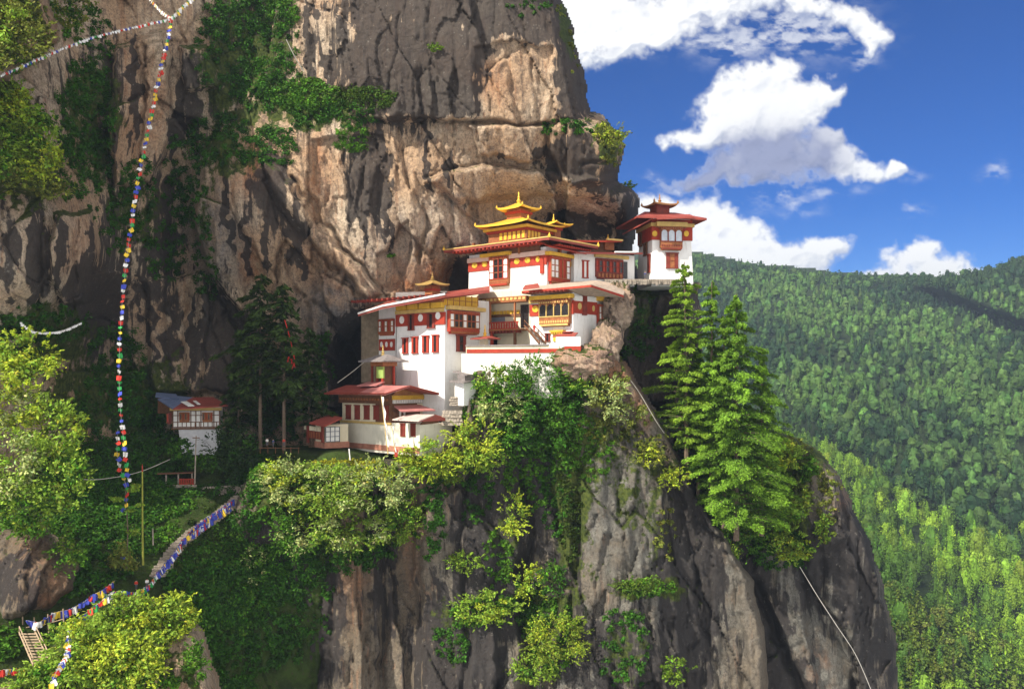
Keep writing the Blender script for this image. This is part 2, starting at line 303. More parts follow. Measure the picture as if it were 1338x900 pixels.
B_ctrl = [(345,600,173),(420,610,171),(520,605,172),(600,565,175),(620,500,179),(700,475,181),(780,465,182),(810,475,183),(850,560,184),(900,640,185),(960,730,186),(1000,850,186),
 (350,700,177),(450,720,179),(450,900,177),(560,700,178),(560,900,177),(600,640,181),(590,800,181),(660,650,179),(680,800,178),(760,600,178),(760,750,175),(760,900,173),(860,700,179),(880,850,177),(950,850,182),(300,900,181),(300,750,180)]
B_poly = [(338,602),(420,600),(560,596),(598,560),(604,535),(610,480),(660,472),(740,470),(760,462),(800,456),(818,474),(846,520),(872,562),(906,632),(950,700),(984,760),(1000,830),(1010,960),(290,960),(292,800),(285,700),(312,640)]
B = Terrain('pedestal_cliff', B_poly, B_ctrl, 2.2, ROCK_G, seed=11, curl=(10, 22), jag=1.6, vgroove=1.5,
 slabs=[([(560,650),(600,640),(640,700),(655,960),(560,960),(548,800)], -2.2, 7),([(672,600),(720,560),(735,700),(720,960),(680,960)], 3, 8),([(432,640),(470,630),(480,960),(440,960)], -1.8, 5),([(490,640),(545,640),(540,960),(500,960)], 1.8, 5),
  ([(860,600),(900,640),(960,740),(985,960),(900,960),(880,760)], 2.6, 8),([(770,470),(806,462),(850,540),(905,640),(890,645),(830,580),(780,520)], -2, 6)],
 cracks=[([(665,580),(690,700),(680,800),(700,960)], 2.5, 6),([(870,600),(905,720),(915,800),(960,960)], 2, 4),([(500,650),(505,800),(495,960)], 2, 4),([(612,600),(600,700),(615,800),(600,960)], 2, 4),([(375,690),(372,960)], 2.5, 5)],
 paint=[('k',640,720,50,150,.75),('k',700,620,30,80,.8),('k',380,800,60,150,.85),('k',900,760,40,160,.7),('k',600,860,60,90,.7),('k',820,860,110,60,.55),('k',500,700,18,140,.6),('k',720,760,40,120,.5),  # broad dark patch at lower left is shade painted into the rock
  ('g',800,650,110,110,1),('g',880,780,110,160,.9),('g',650,800,80,200,.75),('g',760,860,100,80,.9),
  ('o',460,720,26,90,.35),('o',760,472,26,18,.9),('o',540,700,18,80,.3),('o',860,640,8,40,.25),('o',800,480,24,26,.8),('o',836,540,14,40,.6),('o',876,604,12,30,.5),
  ('m',745,640,26,130,1),('m',830,640,44,70,.62),('m',770,600,60,60,.55),('m',720,800,60,60,.6),('m',660,700,30,60,.5),('m',860,700,26,60,.45),('m',790,560,50,40,.6),('m',700,500,60,60,.9),('m',400,640,90,50,.9),('m',850,600,40,26,.7),('m',850,770,60,18,.9),('m',820,860,40,80,.55),('m',590,820,30,60,.5),('m',800,500,22,30,.35),('m',760,740,60,60,.4)])

D_poly = [(880,520),(930,500),(990,552),(1030,570),(1062,582),(1080,604),(1104,640),(1126,684),(1150,752),(1164,806),(1171,850),(1169,960),(950,960),(940,700),(890,600)]
Dt = Terrain('spur_cliff', D_poly, [(900,560,203),(930,510,206),(960,650,199),(1000,570,199),(1050,600,198),(1080,700,196),(1130,800,197),(1000,750,197),(1000,900,195),(1160,880,203),(950,850,198),(1100,900,195)], 2.2, ROCK_G,
 seed=23, curl=(9, 18), jag=2.2, vgroove=1.3, slabs=[([(1040,600),(1080,600),(1110,700),(1060,740),(1040,680)], -2, 6),([(1045,730),(1120,880),(1140,960),(1090,960),(1060,860)], 2, 5)],
 cracks=[([(985,760),(1010,830),(1050,900),(1060,960)], 5, 7),([(1062,690),(1080,740),(1075,800)], 2, 4)],
 paint=[('k',930,660,40,110,1),('k',975,770,26,80,1),('k',1010,850,20,70,1),('k',1040,920,20,50,1),('k',1110,740,40,90,.6),('k',1060,740,30,60,.6),('k',1140,840,30,80,.5),('g',1080,780,110,170,.95),('o',1100,660,14,22,.9),('o',1065,890,24,50,.9),('o',1088,712,14,14,.5),  # black on the left side: the chasm's shade put into the rock colour
  ('m',1000,640,70,80,1),('m',1060,610,26,30,.8),('m',960,600,60,100,1),('m',1040,690,30,40,.7)])

C_poly = [(-300,600),(-100,590),(60,575),(180,565),(300,570),(345,585),(420,585),(600,580),(604,600),(440,640),(420,960),(-300,960)]
C_ctrl = [(250,590,193),(300,640,184),(350,600,189),(150,600,191),(50,600,181),(-100,600,165),(250,700,171),(200,760,161),(100,780,153),(50,850,146),(0,700,156),(100,690,161),(300,760,172),(280,850,166),(200,900,150),(-100,800,142),(-200,950,122),(380,700,180),(400,900,176),
 (380,588,186),(480,590,184),(560,588,183),(440,606,172.5),(580,600,174)]
C = Terrain('slope', C_poly, C_ctrl, 2.6, SOIL, seed=31, curl=(10, 18), rough=.45, jag=2, vgroove=.3)
C2 = Terrain('rock_outcrop', [(-60,700),(10,690),(50,684),(100,700),(112,740),(100,775),(60,800),(0,818),(-60,830)], [(-60,760,151),(0,700,153),(100,720,156),(50,800,147),(50,740,149)], 2.4, ROCK_G, seed=37, curl=(18, 8),
 paint=[('o',60,770,40,30,.5),('k',10,760,40,50,.5),('o',40,730,30,30,.4)])
E1 = Terrain('outcrop', [(-160,-120),(50,-120),(60,0),(76,30),(74,52),(48,80),(22,98),(-10,112),(-160,150)], [(-160,0,132),(0,0,137),(60,30,141),(0,80,138),(20,-100,140)], 2.6, ROCK, seed=41, curl=(26, 26),
 paint=[('m',20,40,60,60,.75),('m',0,0,80,40,.8),('o',50,40,24,30,.5)])
E2 = Terrain('outcrop', [(-160,118),(10,100),(36,120),(56,160),(62,200),(84,246),(60,262),(20,252),(-160,290)], [(-160,200,142),(0,120,149),(50,200,152),(0,240,148),(80,250,155)], 2.6, ROCK, seed=43, curl=(18, 16), base=(0, .7, 0, 0))
E3 = Terrain('knoll', [(-60,960),(-20,905),(40,880),(84,826),(130,796),(185,778),(232,792),(262,822),(276,856),(284,900),(288,960)], [(0,950,116),(100,860,124),(180,800,130),(260,850,128),(200,930,121)], 2.4, ROCK, seed=47, curl=(16, 22),
 paint=[('m',120,850,100,60,1),('m',200,800,70,30,1),('m',245,880,12,30,.6)])
def hilln(a, wl, seed): return lambda q: fbm(q/wl, 4, seed)*a*.6-a*.8*(1-2*np.abs(fbm(np.stack([q[:, 0]/(wl*1.1)+q[:, 2]/(wl*2.2), q[:, 1], q[:, 2]/(wl*3)], -1), 4, seed+2)))
HF = Terrain('hill', [(300,352),(700,345),(880,336),(920,338),(960,347),(1050,359),(1150,367),(1240,367),(1290,359),(1338,342),(1420,310),(1800,270),(1900,1000),(300,1000)],
 [(850,345,1900),(600,345,2300),(300,345,2500),(1000,355,1700),(1200,368,1500),(1338,345,1500),(1500,320,1500),(1800,300,1500),(1000,500,1220),(1200,500,1150),(1338,500,1050),(1080,600,1000),(1338,690,850),(1338,620,900),(1500,600,950),(1800,600,950),(900,700,1000),(1100,950,900),(700,800,1100),(300,900,1200),(1800,950,800)],
 7, HILL, vstep=3, seed=53, curl=(9, 260), jag=2, flatn=hilln(190, 210, 3), smooth=True)
HN = Terrain('near_hill', [(820,500),(900,520),(990,562),(1080,592),(1130,612),(1200,640),(1280,672),(1338,697),(1450,745),(1700,840),(1800,1100),(820,1100)],
 [(820,520,1000),(1080,600,880),(1200,645,840),(1338,700,800),(1700,850,740),(1170,900,500),(1338,900,530),(1200,750,620),(1338,790,650),(900,800,600),(820,1100,400),(1338,1090,400),(1700,1090,420)],
 6, HILL, vstep=3.5, seed=59, curl=(8, 160), jag=1.5, flatn=hilln(45, 85, 8), smooth=True)
gme = quads_mesh('ground', [(-3000, -300, -700), (4200, -300, -700), (4200, 5000, -700), (-3000, 5000, -700)], [(0, 1, 2, 3)], [HILL])
tag(link('ground', gme), kind='structure')

# ------------------------------------------------------------------ clouds: part of the sky, a far backdrop 26 km out
def build_clouds():
    st = 1.25; gu = np.arange(690, 1460, st); gv = np.arange(-70, 392, st); U, V = np.meshgrid(gu, gv); sh = U.shape
    u, v = U.ravel(), V.ravel()
    q = np.stack([u, v, np.full_like(u, 4.)], -1)
    wu, wv2 = u+fbm(q/60, 4, 201)*26+fbm(q/16, 3, 203)*8, v+fbm(q/60, 4, 205)*20+fbm(q/16, 3, 207)*7
    WH = [(740,10,110,66),(800,10,90,66),(850,10,80,64),(905,0,70,62),(960,-8,90,42),(1050,4,70,24),(1118,24,40,26),(1138,52,22,24),(700,0,110,80),(775,58,54,24),(860,50,40,24),
      (960,112,48,38),(1010,106,52,36),(1070,122,36,24),(930,150,52,32),(985,150,60,44),(880,178,34,16),(1045,150,40,30),(1105,205,32,22),(1135,228,44,18),(1172,226,20,14),(1082,182,24,18),(925,180,40,18),
      (845,290,60,46),(890,284,60,38),(940,294,52,34),(900,300,62,40),(965,312,52,40),(1000,332,56,38),(1045,338,50,26),(1090,326,34,20),(1000,375,140,30),(880,345,90,50),
      (1186,336,44,30),(1228,346,52,28),(1262,350,44,18),(1170,372,110,16),(1115,360,14,6)]
    GR = [(955,218,66,28),(1020,205,74,44),(1070,200,40,32),(1010,240,64,18),(905,234,44,10)]
    WI = [(930,40,120,36),(1040,40,90,40),(1303,218,14,12),(1030,272,40,12),(1080,250,40,10),(1190,279,22,6),(860,232,20,9),(900,240,30,8),(1180,235,24,10),(1125,75,16,20),(1015,262,30,8),(1060,30,60,50),(925,60,60,20)]
    def f(lst, k=3.0):
        s = np.zeros_like(u)
        for (a, b, ra, rb) in lst: s = s+np.exp(-k*(((wu-a)/ra)**2+((wv2-b)/rb)**2))
        return s
    wh, gr, wi = f(WH, 1.7), f(GR, 1.6), f(WI, 1.5)
    bil = 1-np.abs(fbm(q/34, 5, 211, .55))*2.0; det = fbm(q/12, 5, 215, .6)
    dens = 1.0*np.clip(wh, 0, 1.25)+.75*np.clip(gr, 0, 1.2)+.62*bil*np.clip(wh+gr, 0, 1)+.34*det+.10*fbm(q/5, 3, 250)-.60
    wisp = .55*wi*np.clip(.35+1.6*fbm(q*np.array([1, 2.2, 1])/22, 5, 219, .6), 0, 1)
    al = np.maximum(sst(dens, -.12, .72), np.clip(wisp, 0, .6))
    H = (np.clip(1.0*np.clip(wh, 0, 1.25)+.6*gr+.3*(1-np.abs(fbm(q/40, 3, 211, .5))*2), 0, 2.2)**.7+.10*(1-np.abs(fbm(q/44, 3, 211, .5))*2)+.10*fbm(q/26, 3, 240)).reshape(sh)
    gy, gx = np.gradient(H, st)
    lam = (-gx*-.55-gy*-.85)*-1          # light from upper left
    lam = (gx*.55+gy*.85).ravel()+.012*(1-np.abs(fbm(q/30, 4, 261, .5))*3)
    lum = np.clip(.86+lam*9, .45, 1.0)
    thick = sst(dens, .2, 1.3); lum = np.clip(lum+.12*thick, 0, 1)
    gs = np.clip(gr/(.75*wh+gr+.05)*1.55, 0, 1)*sst(dens, .0, .5); gs = np.clip(gs+.25*fbm(q/30, 4, 230)*gs, 0, 1)
    flat = sst(v, 300, 380)*.12
    white, shade, grey = np.array([1, 1, 1.]), np.array([.52, .57, .70]), np.array([.19, .22, .37])
    c = shade+(white-shade)*np.clip((lum-.4)/.55, 0, 1)[:, None]
    c = c+(grey*(.8+.5*lum[:, None])-c)*(gs*.92)[:, None]; c = c*(1-flat)[:, None]
    RAD = 26000.0
    d = np.stack([(u-CU)/F, np.ones_like(u), (HZ-v)/F], -1); co = d/np.linalg.norm(d, axis=1)[:, None]*RAD
    idx = np.arange(len(u)).reshape(sh); a2 = al.reshape(sh)
    ok = np.maximum(np.maximum(a2[:-1, :-1], a2[1:, :-1]), np.maximum(a2[:-1, 1:], a2[1:, 1:])) > .004
    faces = np.stack([idx[:-1, :-1][ok], idx[1:, :-1][ok], idx[1:, 1:][ok], idx[:-1, 1:][ok]], -1)
    used = np.unique(faces); rm = np.full(len(u), -1); rm[used] = np.arange(len(used))
    m, t = new_mat('cloud_vapour'); at = t.new('ShaderNodeAttribute', attribute_name='zone')
    em = t.new('ShaderNodeEmission', {'Color': at.outputs['Color'], 'Strength': .62}); tr = t.new('ShaderNodeBsdfTransparent')
    mx = t.new('ShaderNodeMixShader', {0: at.outputs['Alpha'], 1: tr.outputs[0], 2: em.outputs[0]}); t.new('ShaderNodeOutputMaterial', {0: mx.outputs[0]})
    m.cycles.emission_sampling = 'NONE'
    me = quads_mesh('sky', co[used], rm[faces], [m], vattr=np.concatenate([c, al[:, None]], 1)[used])
    tag(link('sky', me), kind='structure')
build_clouds()
# rocks seated under the temple corner and the right end of the terrace
def boulder(c, r, seed, lab, mat=ROCK, zone=(.1, .15, .35, .2)):
    n, m = 64, 44; th = np.linspace(0, 2*math.pi, n, endpoint=False); ph = np.linspace(.02, math.pi-.02, m); TH, PH = np.meshgrid(th, ph)
    d = np.stack([np.cos(TH)*np.sin(PH), np.sin(TH)*np.sin(PH), np.cos(PH)], -1).reshape(-1, 3); q = d*2+seed
    o1, e1 = facets(TH.ravel()*2+.5*q[:, 2], q[:, 2], 1.1, 1.0, seed, 1.0); o2, e2 = facets(TH.ravel()*2, q[:, 2]*1.3, .42, .4, seed+9, 1.0)
    k = .92+.16*fbm(q*.7, 3, seed)+.11*o1+.05*o2+.05*(1-2*np.abs(fbm(q*3, 4, seed+3)))
    co = np.asarray(c)+d*k[:, None]*np.asarray(r); idx = np.arange(n*m).reshape(m, n); nx = np.roll(idx, -1, 1)
    f = np.stack([idx[:-1], idx[1:], nx[1:], nx[:-1]], -1).reshape(-1, 4)
    o = link('boulder', quads_mesh('boulder', co-np.asarray(c), f, [mat], vattr=np.tile(zone, (len(co), 1)))); o.location = c
    return tag(o, lab, 'rock')
boulder(P(806, 402, 190), (3.6, 5.5, 5.6), 3, 'bulging tan boulder squeezed behind the temple under the stone roof')
boulder(P(794, 452, 182), (3.2, 3.2, 5.2), 8, 'pale boulder carrying the right corner of the temple')
boulder(P(762, 474, 177.8), (6.2, 3.2, 3.3), 12, 'reddish boulder below the red striped end of the terrace wall', zone=(.05, .3, .3, .4))

# thin mountain air
hm, ht = new_mat('air'); hv = ht.new('ShaderNodeVolumePrincipled'); hv.inputs['Color'].default_value = (.62, .78, 1, 1); hv.inputs['Density'].default_value = HAZE = .00008
hv.inputs['Anisotropy'].default_value = .1; ho = ht.new('ShaderNodeOutputMaterial'); ht.l.new(hv.outputs[0], ho.inputs['Volume'])
bx = [(-3010, -310, -702), (4210, -310, -702), (4210, 5010, -702), (-3010, 5010, -702)]; bx += [(x, y, 420) for x, y, z in bx]
hz = quads_mesh('haze', bx, [(3, 2, 1, 0), (4, 5, 6, 7), (0, 1, 5, 4), (1, 2, 6, 5), (2, 3, 7, 6), (3, 0, 4, 7)], [hm]); tag(link('haze', hz), 'thin bluish mountain air over the valley', 'haze', kind='stuff')

# ------------------------------------------------------------------ building helpers
class MB:                                # collects simple solids; build() links them as ONE mesh object
    def __init__(s): s.v = []; s.f = []
    def hexa(s, p):                      # 8 points: bottom ring 0-3, top ring 4-7
        b = len(s.v); s.v += [Vector(q) for q in p]
        s.f += [[b+i for i in q] for q in ((3, 2, 1, 0), (4, 5, 6, 7), (0, 1, 5, 4), (1, 2, 6, 5), (2, 3, 7, 6), (3, 0, 4, 7))]; return s
    def prism(s, bot, top):
        b = len(s.v); n = len(bot); s.v += [Vector(q) for q in bot]+[Vector(q) for q in top]
        s.f.append([b+i for i in reversed(range(n))]); s.f.append([b+n+i for i in range(n)])
        for i in range(n): j = (i+1) % n; s.f.append([b+i, b+j, b+n+j, b+n+i])
        return s
    def slab(s, pts, th):                # flat roof sheet given by its top outline
        return s.prism([Vector(q)-Vector((0, 0, th)) for q in pts], pts)
    def tube(s, pts, r, n=6, r2=None):
        pts = [Vector(q) for q in pts]; b = len(s.v); m = len(pts)
        for k, q in enumerate(pts):
            d = (pts[min(k+1, m-1)]-pts[max(k-1, 0)]).normalized(); x = d.cross(Vector((.3, .2, 1)) if abs(d.z) < .9 else Vector((1, .1, 0))).normalized(); y = d.cross(x)
            rr = r if r2 is None else r+(r2-r)*k/(m-1)
            for i in range(n): a = 2*math.pi*i/n; s.v.append(q+(x*math.cos(a)+y*math.sin(a))*rr)
        for k in range(m-1):
            for i in range(n): j = (i+1) % n; s.f.append([b+k*n+i, b+k*n+j, b+(k+1)*n+j, b+(k+1)*n+i])
        s.f.append([b+i for i in reversed(range(n))]); s.f.append([b+(m-1)*n+i for i in range(n)]); return s
    def lathe(s, c, prof, n=10):
        b = len(s.v); c = Vector(c)
        for (r, z) in prof:
            for i in range(n): a = 2*math.pi*i/n; s.v.append(c+Vector((r*math.cos(a), r*math.sin(a), z)))
        for k in range(len(prof)-1):
            for i in range(n): j = (i+1) % n; s.f.append([b+k*n+i, b+k*n+j, b+(k+1)*n+j, b+(k+1)*n+i])
        s.f.append([b+i for i in reversed(range(n))]); s.f.append([b+(len(prof)-1)*n+i for i in range(n)]); return s
    def build(s, name, mat, parent=None, smooth=False):
        o = wloc(parent) if parent is not None else Vector((0, 0, 0))
        me = bpy.data.meshes.new(name); me.from_pydata([tuple(q-o) for q in s.v], [], s.f); me.materials.append(mat); me.update()
        if smooth:
            for p in me.polygons: p.use_smooth = True
        return link(name, me, parent)
class Face:                              # a vertical wall plane: passes through photo column u0 at depth D0, runs at angle ang
    def __init__(s, u0, D0, ang):
        a = R(ang); s.o = Vector(((u0-CU)/F*D0, D0, 0)); s.t = Vector((math.cos(a), math.sin(a), 0)); s.n = Vector((math.sin(a), -math.cos(a), 0))
    def s_(s, u): k = (u-CU)/F; return (k*s.o.y-s.o.x)/(s.t.x-k*s.t.y)
    def D(s, u): return s.o.y+s.s_(u)*s.t.y
    def z(s, u, v): return (HZ-v)/F*s.D(u)
    def pt(s, u, v, p=0.0): return s.o+s.t*s.s_(u)+s.n*p+Vector((0, 0, s.z(u, v)))
    def q(s, st, z, p=0.0): return s.o+s.t*st+s.n*p+Vector((0, 0, z))
    def sb(s, mb, s0, s1, z0, z1, p0, p1):
        return mb.hexa([s.q(s0, z0, p1), s.q(s1, z0, p1), s.q(s1, z0, p0), s.q(s0, z0, p0), s.q(s0, z1, p1), s.q(s1, z1, p1), s.q(s1, z1, p0), s.q(s0, z1, p0)])
    def box(s, mb, u0, u1, v0, v1, p0, p1):
        um = (u0+u1)/2; return s.sb(mb, s.s_(u0), s.s_(u1), s.z(um, v1), s.z(um, v0), p0, p1)
    def row(s, mb, u0, u1, v0, v1, n, fill, p0, p1):
        um = (u0+u1)/2; a, b = s.s_(u0), s.s_(u1); w = (b-a)/n
        for k in range(n): s.sb(mb, a+w*(k+.5-fill/2), a+w*(k+.5+fill/2), s.z(um, v1), s.z(um, v0), p0, p1)
        return mb
    def disc(s, mb, u, v, ru, rv, p0, p1, n=14):
        st, z = s.s_(u), s.z(u, v); w = s.D(u)/F; a = abs(s.t.x)
        ring = [(st+math.cos(2*math.pi*i/n)*ru*w/a, z+math.sin(2*math.pi*i/n)*rv*w) for i in range(n)]
        return mb.prism([s.q(x, y, p0) for x, y in ring][::-1], [s.q(x, y, p1) for x, y in ring][::-1])
class Bld:                               # right-angled building: near corner at column u0 depth D0; left face recedes at angle a
    def __init__(s, u0, D0, a):
        s.L = Face(u0, D0, -a); s.Rt = Face(u0, D0, 90-a); s.c = s.L.o.copy(); s.e1 = -s.L.t; s.e2 = s.Rt.t; s.D0 = D0; s.u0 = u0
    def W(s, a, b, z): return s.c+s.e1*a+s.e2*b+Vector((0, 0, z))
    def zc(s, v): return (HZ-v)/F*s.D0
    def vol(s, mb, a0, a1, b0, b1, z0, z1, inset=0.0):
        i = inset
        return mb.hexa([s.W(a0, b0, z0), s.W(a0, b1, z0), s.W(a1, b1, z0), s.W(a1, b0, z0), s.W(a0+i, b0+i, z1), s.W(a0+i, b1-i, z1), s.W(a1-i, b1-i, z1), s.W(a1-i, b0+i, z1)])
    def hip(s, mb, a0, a1, b0, b1, ze, zr, th, run, along='a', gable=False):
        """thin-edged hipped (or gabled) roof over a rectangle"""
        d = 0 if gable else run
        if along == 'a': m = (b0+b1)/2; r = [(a0+d, m), (a1-d, m)]
        else: m = (a0+a1)/2; r = [(m, b0+d), (m, b1-d)]
        c = [s.W(a0, b0, ze), s.W(a0, b1, ze), s.W(a1, b1, ze), s.W(a1, b0, ze)]; t = [s.W(*r[0], zr), s.W(*r[1], zr)]
        dz = Vector((0, 0, th)); b = len(mb.v)
        mb.v += c+t+[q-dz for q in c]+[q-dz for q in t]
        if along == 'a': fs = [(0, 1, 4), (1, 2, 5, 4), (2, 3, 5), (3, 0, 4, 5)]
        else: fs = [(0, 1, 5, 4), (1, 2, 5), (2, 3, 4, 5), (3, 0, 4)]
        for f in fs: mb.f.append([b+i for i in f]); mb.f.append([b+6+i for i in reversed(f)])
        for i in range(4): j = (i+1) % 4; mb.f.append([b+j, b+i, b+6+i, b+6+j])
        return mb

def paint_mat(name, col, rough=.7, var=.25, dirt=None, dirt_amt=.35, scale=.9, metal=0.0, spec=.3, wave=None, bump=.15):
    m, t = new_mat(name); co = t.new('ShaderNodeTexCoord').outputs['Object']
    n1 = t.noise(co, scale, 6, .65); n2 = t.noise(t.vmul(co, (1.6, 1.6, .25)), 1.0, 6, .7); n3 = t.noise(co, 5.0, 4, .6)
    lo = tuple(c*(1-var) for c in col); c = t.mix(t.ramp(n1, .3, .7), lo, col)
    d = dirt or tuple(x*.45 for x in col)
    c = t.mix(t.ramp(n2, .52, .78, 0, dirt_amt), c, d); c = t.mix(t.ramp(n3, .55, .8, 0, .3), c, lo)
    h = n3
    if wave:
        wt = t.new('ShaderNodeTexWave', {'Vector': co, 'Scale': wave, 'Distortion': .3}); wt.bands_direction = 'DIAGONAL'
        h = t.m('ADD', t.m('MULTIPLY', n3, .4), wt.outputs['Fac'])
    bm = t.new('ShaderNodeBump', {'Strength': .5, 'Distance': bump, 'Height': h})
    b = t.new('ShaderNodeBsdfPrincipled', {'Base Color': c, 'Roughness': rough, 'Metallic': metal, 'Normal': bm.outputs[0]}); b.inputs['Specular IOR Level'].default_value = spec
    t.new('ShaderNodeOutputMaterial', {0: b.outputs[0]}); return m
WHITE = paint_mat('whitewash', (.80, .79, .76), .85, .07, (.42, .37, .30), .75, .5)
CREAM = paint_mat('cream_wall', (.74, .66, .48), .85, .12, (.45, .38, .26), .4, .6)
RED = paint_mat('red_ochre', (.37, .042, .02), .75, .25, (.25, .03, .02), .4)
MAROON = paint_mat('maroon_timber', (.22, .035, .02), .65, .35, (.10, .02, .015), .5)
TIMBER = paint_mat('carved_timber', (.36, .13, .045), .65, .4, (.14, .05, .02), .5, 1.6)
BROWN = paint_mat('brown_timber', (.17, .075, .035), .75, .4, (.06, .03, .02), .5, 1.2)
YELLOW = paint_mat('yellow_paint', (.70, .42, .04), .6, .25, (.4, .2, .03), .35)
OCHRE = paint_mat('ochre_paint', (.62, .43, .14), .7, .25, (.35, .2, .06), .4)
GOLD = paint_mat('gilded_metal', (.92, .56, .06), .42, .15, (.6, .28, .03), .35, metal=.35, spec=.5)
REDROOF = paint_mat('red_sheet_roof', (.34, .07, .05), .55, .3, (.2, .05, .04), .5, .5, wave=2.2)
PINKROOF = paint_mat('faded_red_sheet', (.52, .20, .18), .5, .3, (.35, .1, .08), .4, .6, wave=2.2)
PALEROOF = paint_mat('faded_pale_sheet', (.66, .50, .44), .5, .25, (.45, .25, .2), .4, .6, wave=2.2)
STONEROOF = paint_mat('stone_slab_roof', (.50, .39, .30), .9, .4, (.25, .17, .12), .5, 1.4, bump=.4)
GREYROOF = paint_mat('grey_weathered_roof', (.24, .21, .20), .85, .35, (.10, .09, .085), .5, 1.2, bump=.3)
BLUEROOF = paint_mat('blue_grey_sheet', (.16, .21, .36), .5, .3, (.1, .1, .14), .4, .6, wave=2.2)
DARK = paint_mat('dark_glass', (.022, .018, .018), .25, .3, spec=.5)
PANE = paint_mat('white_pane', (.78, .76, .72), .5, .08)
STONE = paint_mat('rubble_stone', (.40, .34, .27), .92, .5, (.12, .1, .08), .5, 1.7, bump=.5)
PINKST = paint_mat('red_plinth', (.46, .20, .13), .9, .35, (.3, .2, .15), .5, .9)
CLOTHG = paint_mat('green_cloth', (.30, .42, .10), .9, .2)

def slot_window(f, u0, u1, v0, v1, par, frame=RED, pane=DARK, ear=.9, split=False):
    mb = MB(); w = (u1-u0); f.box(mb, u0, u0+w*.3, v0, v1, -.1, .16); f.box(mb, u1-w*.3, u1, v0, v1, -.1, .16)
    f.box(mb, u0-ear, u1+ear, v0-.9, v0+.35, -.1, .3); f.box(mb, u0-ear*.6, u1+ear*.6, v1-.5, v1+.5, -.1, .22)
    if split: f.box(mb, u0, u1, (v0+v1)/2-.25, (v0+v1)/2+.25, -.1, .15)
    o = mb.build('window', frame, par); f.box(MB(), u0+w*.3, u1-w*.3, v0+.35, v1-.5, -.1, .06).build('pane', pane, o); return o
def beam(f, u0, u1, v0, v1, p, mat, par, name='beam', p0=-.1): return f.box(MB(), u0, u1, v0, v1, p0, p).build(name, mat, par)
def rabsel(f, u0, u1, v0, v1, par, pat, rows=2, top=.12, apron=.28, p=.7, body=MAROON, white=PANE, lattice=TIMBER, name='window_bay', arch=False, mull=None):
    """projecting timber window bay: pat is one letter per column, w white panel, d dark opening, r red lattice"""
    um = (u0+u1)/2; a, b = f.s_(u0), f.s_(u1); zb, zt = f.z(um, v1), f.z(um, v0); H = zt-zb; S = b-a
    z1, z2 = zb+H*apron, zt-H*top
    mb = MB(); f.sb(mb, a, b, z2, zt, -.1, p+.12); f.sb(mb, a, b, zb+H*.05, z1, -.1, p); f.sb(mb, a+S*.05, b-S*.05, zb-.25, zb+H*.05, -.1, p-.25)
    f.sb(mb, a, b, z1, z2, -.1, p-.16)
    o = mb.build(name, body, par)
    lt = MB(); n = max(4, int(S/.55))
    for k in range(n): f.sb(lt, a+S*(k+.28)/n, a+S*(k+.72)/n, zt-H*top*.75, zt-H*top*.2, p+.1, p+.24)
    for k in range(n): f.sb(lt, a+S*(k+.2)/n, a+S*(k+.8)/n, zb+H*.10, zb+H*apron*.55, p-.02, p+.07)
    f.sb(lt, a, b, z1-.10, z1+.10, p-.02, p+.12); f.sb(lt, a+S*.03, b-S*.03, zb-.08, zb+H*.055, p-.02, p+.08)
    nc = len(pat); cw = S/nc
    for k in range(nc+1): x = a+cw*k; f.sb(lt, max(a, x-.10), min(b, x+.10), z1+.1, z2, p-.18, p+.05)
    lt.build('lattice', mull or lattice, o)
    for ch, mat, nm in (('w', white, 'panel'), ('d', DARK, 'pane'), ('r', RED, 'shutter'), ('g', OCHRE, 'panel')):
        for k, c in enumerate(pat):
            if c != ch: continue
            for r in range(rows):
                pm = MB(); h = (z2-z1)/rows; x0, x1, y0, y1 = a+cw*k+.16, a+cw*(k+1)-.16, z1+h*r+.14, z1+h*(r+1)-.08
                if arch and r == rows-1:
                    ring = [(x0, y0), (x1, y0), (x1, y1-(x1-x0)*.35), ((x0+x1)/2+(x1-x0)*.22, y1-.06), ((x0+x1)/2, y1), ((x0+x1)/2-(x1-x0)*.22, y1-.06), (x0, y1-(x1-x0)*.35)]
                    pm.prism([f.q(x, y, p-.18) for x, y in ring], [f.q(x, y, p-.10) for x, y in ring])
                else: f.sb(pm, x0, x1, y0, y1, p-.18, p-.08)
                pm.build(nm, mat, o)
    return o
def finial(mb, c, h, r):
    return mb.lathe(c, [(r*1.0, 0), (r*1.1, h*.08), (r*.55, h*.14), (r*.75, h*.22), (r*.9, h*.3), (r*.45, h*.38), (r*.3, h*.46), (r*.5, h*.54), (r*.28, h*.62), (r*.2, h*.78), (r*.28, h*.84), (r*.05, h)], 8)
